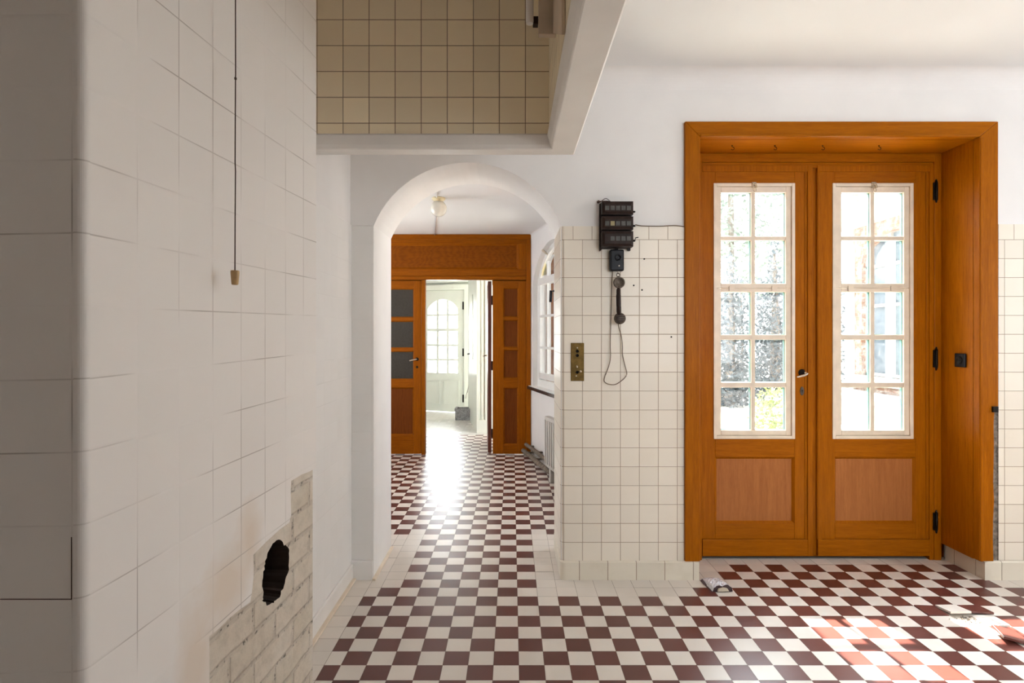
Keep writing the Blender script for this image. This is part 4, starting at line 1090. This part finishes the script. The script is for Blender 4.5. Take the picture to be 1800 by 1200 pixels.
for py in (537, 619, 700):
    s, z = epx(814.5, py); hb = MB(); Ebox(hb, s - .010, s + .010, z - .065, z + .065, 0, .018); hb.build('hinge', 'iron', d6)
mb = MB()
mb.poly_holes([(-1.6, 0), (EL + .6, 0), (EL + .6, 2.6), (-1.6, 2.6)], [[(.04, .004), (EL - .04, .004), (EL - .04, 2.03), (.04, 2.03)]], lambda s, z: E(s, z, -.05))
Ebox(mb, EL, EL + .09, 0, 2.16, -.05, .03); Ebox(mb, -.09, 0, 0, 2.16, -.05, .03); Ebox(mb, 0, EL, 2.07, 2.16, -.05, .03); Ebox(mb, -.1, EL + .1, 2.2, 2.23, -.05, .05)
struct(mb.build('wall_entrance', 'hallwhite'), 'greenish white wall and casing around the far entrance door', 'wall')
mb = MB()
s, z = epx(824, 640); 
wv = MB().tube(spline([(fx(830, 9.0), 9.0, fz(640, 9.0)), (fx(828, 9.05), 9.05, fz(660, 9)), (fx(824, 9.1), 9.1, fz(680, 9)), (fx(818, 9.3), 9.3, fz(700, 9.3))]), .008, 6)
tag(wv.build('hanging_cable', 'radiator'), 'thin pale cable dangling beside the white entrance door', 'cable')
# lever on the casing
lvv = MB().tube([(fx(829, 9), 9.02, fz(621, 9)), (fx(827, 9), 8.95, fz(621, 9)), (fx(822, 9), 8.95, fz(622, 9))], .010, 8)
tag(lvv.build('lever_handle', 'iron'), 'dark lever handle on the side casing right of the entrance door', 'handle')

# concrete planter box
bx = empty('planter_box'); tag(bx, 'speckled grey concrete trough on the floor before the entrance door', 'planter')
Yq = 8.86
xa, xb, zt = fx(800, Yq), fx(829, Yq), fz(718.5, Yq)
bx.location = ((xa + xb) / 2, Yq + .12, 0)
mb = MB(); x0, x1, y0, y1 = xa, xb, Yq, Yq + .26
th = .03
mb.box(x0, x1, y0, y0 + th, 0, zt).box(x0, x1, y1 - th, y1, 0, zt).box(x0, x0 + th, y0 + th, y1 - th, 0, zt).box(x1 - th, x1, y0 + th, y1 - th, 0, zt).box(x0 + th, x1 - th, y0 + th, y1 - th, 0, .03)
under(mb.build('trough', 'concrete', None), bx)
under(MB().box(x0 - .008, x1 + .008, y0 - .008, y0 + th, zt - .03, zt + .004).box(x0 - .008, x0 + th, y0 + th, y1, zt - .03, zt + .004).box(x1 - th, x1 + .008, y0 + th, y1, zt - .03, zt + .004).build('rim', 'concrete', None), bx)

# ------------------------------------------------------------------ GARDEN
struct(MB().box(-4, 22, YH + .03, 40, -.4, -.12).build('ground_garden', 'garden_ground'), 'pale sunlit gravel ground outside the garden door', 'ground')
def leaves(cx, cy, z0, z1, rx, ry, n, size, shape='box'):
    mb = MB()
    for k in range(n):
        while True:
            a, b, c_ = random.uniform(-1, 1), random.uniform(-1, 1), random.uniform(0, 1)
            if shape == 'ball':
                if a * a + b * b + (2 * c_ - 1) ** 2 < 1: break
            elif shape == 'cone':
                if a * a + b * b < (1 - c_) ** 1.2 + .02: break
            else: break
        p = Vector((cx + a * rx, cy + b * ry, z0 + c_ * (z1 - z0)))
        d1 = Vector((random.gauss(0, 1), random.gauss(0, 1), random.gauss(0, 1))).normalized(); d2 = d1.orthogonal().normalized()
        s_ = size * random.uniform(.6, 1.3)
        mb.face([p - d1 * s_, p + d2 * s_ * .5, p + d1 * s_, p - d2 * s_ * .5])
    return mb
def plant(name, label, cat, cx, cy, z1, rx, ry, n, size, shape, mat, trunk=.12, z0=-.1, group=None):
    e = empty(name); e.location = (cx, cy, -.12); tag(e, label, cat, group)
    under(leaves(cx, cy, z0, z1, rx, ry, n, size, shape).build('foliage', mat), e)
    under(MB().tube([(cx, cy, -.14), (cx + .03, cy, (z0 + z1) * .5), (cx, cy, z1 * .92)], [trunk, trunk * .7, trunk * .2], 8).build('trunk', 'bark'), e)
plant('hedge', 'dense hedge at the end of the garden, leaves tinted blue for haze', 'hedge', 5.3, 13.4, 2.6, 2.4, .5, 7000, .07, 'box', 'leaf_dark', .05)
plant('conifer', 'dark conifer before the hedge, seen through the right-hand panes of the left leaf', 'tree', 5.3, 11.7, 3.3, .42, .42, 2200, .06, 'cone', 'leaf_dark')
plant('conifer', 'dark conifer before the hedge, seen through the left-hand panes of the left leaf', 'tree', 4.4, 11.7, 3.0, .42, .42, 2000, .06, 'cone', 'leaf_dark')
plant('garden_tree', 'pale leafy tree rising above the hedge', 'tree', 6.4, 17, 7.5, 3.0, 1.8, 5200, .11, 'ball', 'leaf_mid', .14, 2.2)
plant('shrub', 'yellow-green shrub low outside the left door leaf', 'shrub', 3.22, 6.9, .72, .36, .40, 1500, .035, 'ball', 'leaf_light', .02)

hb = struct(empty('house_wing'), 'sunlit brick house wing outside the right door leaf', 'building')
HX, HY0, HY1 = 6.0, 6.2, 10.35
fy = lambda a, b: (HX, a, b)
wloop = [(8.05, .62), (9.93, .62), (9.93, 2.55)] + [(8.99 + .94 * math.cos(t), 2.55 + .42 * math.sin(t)) for t in [PI * k / 10 for k in range(1, 10)]] + [(8.05, 2.55)]
up1 = [(9.35, 4.0), (10.0, 4.0), (10.0, 5.6), (9.35, 5.6)]; up2 = [(8.2, 4.0), (9.0, 4.0), (9.0, 5.6), (8.2, 5.6)]
mb = MB()
mb.poly_holes([(HY0, -.15), (HY1, -.15), (HY1, 6.5), (HY0, 6.5)], [wloop, up1, up2], fy, lambda a, b: (a, b))
mb.face([(HX, HY1, -.15), (HX + 4, HY1, -.15), (HX + 4, HY1, 6.5), (HX, HY1, 6.5)], 0)
for l in (wloop, up1, up2): mb.loop_sides(l, lambda a, b, d: (d, a, b), HX, HX + .12)
mb.build('brick_wall', 'brick_red', hb)
for l in (wloop, up1, up2):
    mb = MB(); mb.poly_holes(l, [], lambda a, b: (HX + .12, a, b)); wo = mb.build('window', 'facade_glass', hb)
    a0, a1 = min(p[0] for p in l), max(p[0] for p in l); b0, b1 = min(p[1] for p in l), max(p[1] for p in l)
    mb = MB()
    for k in range(0, 4): a = a0 + (a1 - a0) * k / 3; mb.box(HX + .07, HX + .118, max(a0, a - .035), min(a1, a + .035), b0, b1 - (.3 if l is wloop and k in (0, 3) else .02))
    for b in (b0 + .03, (b0 + b1) / 2, b0 + (b1 - b0) * .78): mb.box(HX + .07, HX + .118, a0, a1, b - .025, b + .025)
    mb.build('window_bars', 'facade_stone', wo)
MB().box(HX + .04, HX + .118, 9.22, 9.36, .62, 2.8).build('window_post', 'teal', hb)
MB().box(HX - .16, HX, HY0, HY1 + .1, 3.16, 3.55).build('stone_band', 'facade_stone', hb)
MB().box(HX - .03, HX + .2, 10.12, HY1 + .02, -.15, 3.16).build('corner_stone', 'facade_stone', hb)
MB().box(HX - .10, HX + .3, 7.9, 10.05, .48, .62).build('window_sill', 'facade_stone', hb)
MB().box(HX - .75, HX, HY0, HY1 + .4, -.15, .30).build('terrace_step', 'facade_stone', hb)
MB().box(HX - .82, HX + .05, HY0, HY1 + .5, .30, .36).build('terrace_slab', 'facade_stone', hb)

# ------------------------------------------------------------------ LIGHT
sun = bpy.data.lights.new('sun', 'SUN'); sun.energy = 33.0; sun.angle = math.radians(.8); sun.color = (1, .93, .84)
so_ = bpy.data.objects.new('sun', sun); COL.objects.link(so_)
so_.rotation_euler = Vector((.12, -1, -1.045)).to_track_quat('-Z', 'Y').to_euler()
w = bpy.data.worlds.new('sky'); SC.world = w; w.use_nodes = True
bg = w.node_tree.nodes['Background']; wt = w.node_tree
def wn(k, **kw):
    o = wt.nodes.new(k)
    for a, v in kw.items(): setattr(o, a, v)
    return o
# pale hazy sky, brightest around the sun
tc = wn('ShaderNodeTexCoord'); dp = wn('ShaderNodeVectorMath', operation='DOT_PRODUCT'); dp.inputs[1].default_value = Vector((-.12, 1, 1.045)).normalized()
wt.links.new(tc.outputs['Generated'], dp.inputs[0])
mx = wn('ShaderNodeMath', operation='MAXIMUM'); mx.inputs[1].default_value = 0; wt.links.new(dp.outputs['Value'], mx.inputs[0])
pw_ = wn('ShaderNodeMath', operation='POWER'); pw_.inputs[1].default_value = 14; wt.links.new(mx.outputs[0], pw_.inputs[0])
ma = wn('ShaderNodeMath', operation='MULTIPLY_ADD'); ma.inputs[1].default_value = 40.0; ma.inputs[2].default_value = 3.9; wt.links.new(pw_.outputs[0], ma.inputs[0])
bg.inputs[0].default_value = (.84, .92, 1.0, 1); wt.links.new(ma.outputs[0], bg.inputs[1])
def area_lamp(name, loc, d, sx, sy, watt, col=(1, .985, .97), portal=False):
    l = bpy.data.lights.new(name, 'AREA'); l.shape = 'RECTANGLE'; l.size = sx; l.size_y = sy; l.energy = watt; l.color = col; l.cycles.is_portal = portal
    o = bpy.data.objects.new(name, l); COL.objects.link(o); o.location = loc
    o.rotation_euler = Vector(d).to_track_quat('-Z', 'Z').to_euler(); return o
area_lamp('fill_lamp_right', (XR + .3, (WY0 + WY1) / 2, (WZ0 + WZ1) / 2), (-1, 0, 0), WY1 - WY0, WZ1 - WZ0, 6)  # fill lamp outside the added right window
area_lamp('garden_door_portal', ((DX0 + DX1) / 2, YH + .02, DZ / 2 + .3), (0, -1, 0), 1.5, 1.8, 1, portal=True)
pw = W((wa0 + wa1) / 2, 1.5, .3); area_lamp('hall_window_portal', pw, (-N2.x, -N2.y, 0), 1.3, 1.6, 1, portal=True)
area_lamp('fill_lamp_rear', (2.2, YR - .3, 1.67), (0, 1, 0), 2.0, 1.65, 10.5)  # fill lamp outside the added rear window
area_lamp('fill_lamp_hall', (-2.3 - .26, 4.9, 1.5), (1, 0, 0), 1.8, 1.3, 5.5)  # fill lamp outside the added left hall window
pe = E((ex0 + ex1) / 2, (ez0 + ezt) / 2, -.25); area_lamp('daylight_entrance', pe, (EN.x, EN.y, 0), .75, 1.5, 24, (1, 1, 1))
pv_ = V(.62, 1.4, -.3); area_lamp('daylight_sidelight', pv_, (snv.x, snv.y, 0), .2, 1.1, 2.5)

# ------------------------------------------------------------------ CAMERA
cam = bpy.data.cameras.new('camera'); co = bpy.data.objects.new('camera', cam); COL.objects.link(co)
co.location = (0, 0, HC); co.rotation_euler = (PI / 2, 0, 0)
cam.sensor_width = 36; cam.lens = 36 * F / 1800; cam.shift_y = -10 / 1800; cam.clip_start = .02; cam.clip_end = 200
SC.camera = co
SC.view_settings.view_transform = 'Standard'; SC.view_settings.look = 'None'; SC.view_settings.gamma = 1; SC.view_settings.use_curve_mapping = False
SC.view_settings.exposure = 0.77
SC.cycles.max_bounces = 10; SC.cycles.diffuse_bounces = 7; SC.cycles.transparent_max_bounces = 16
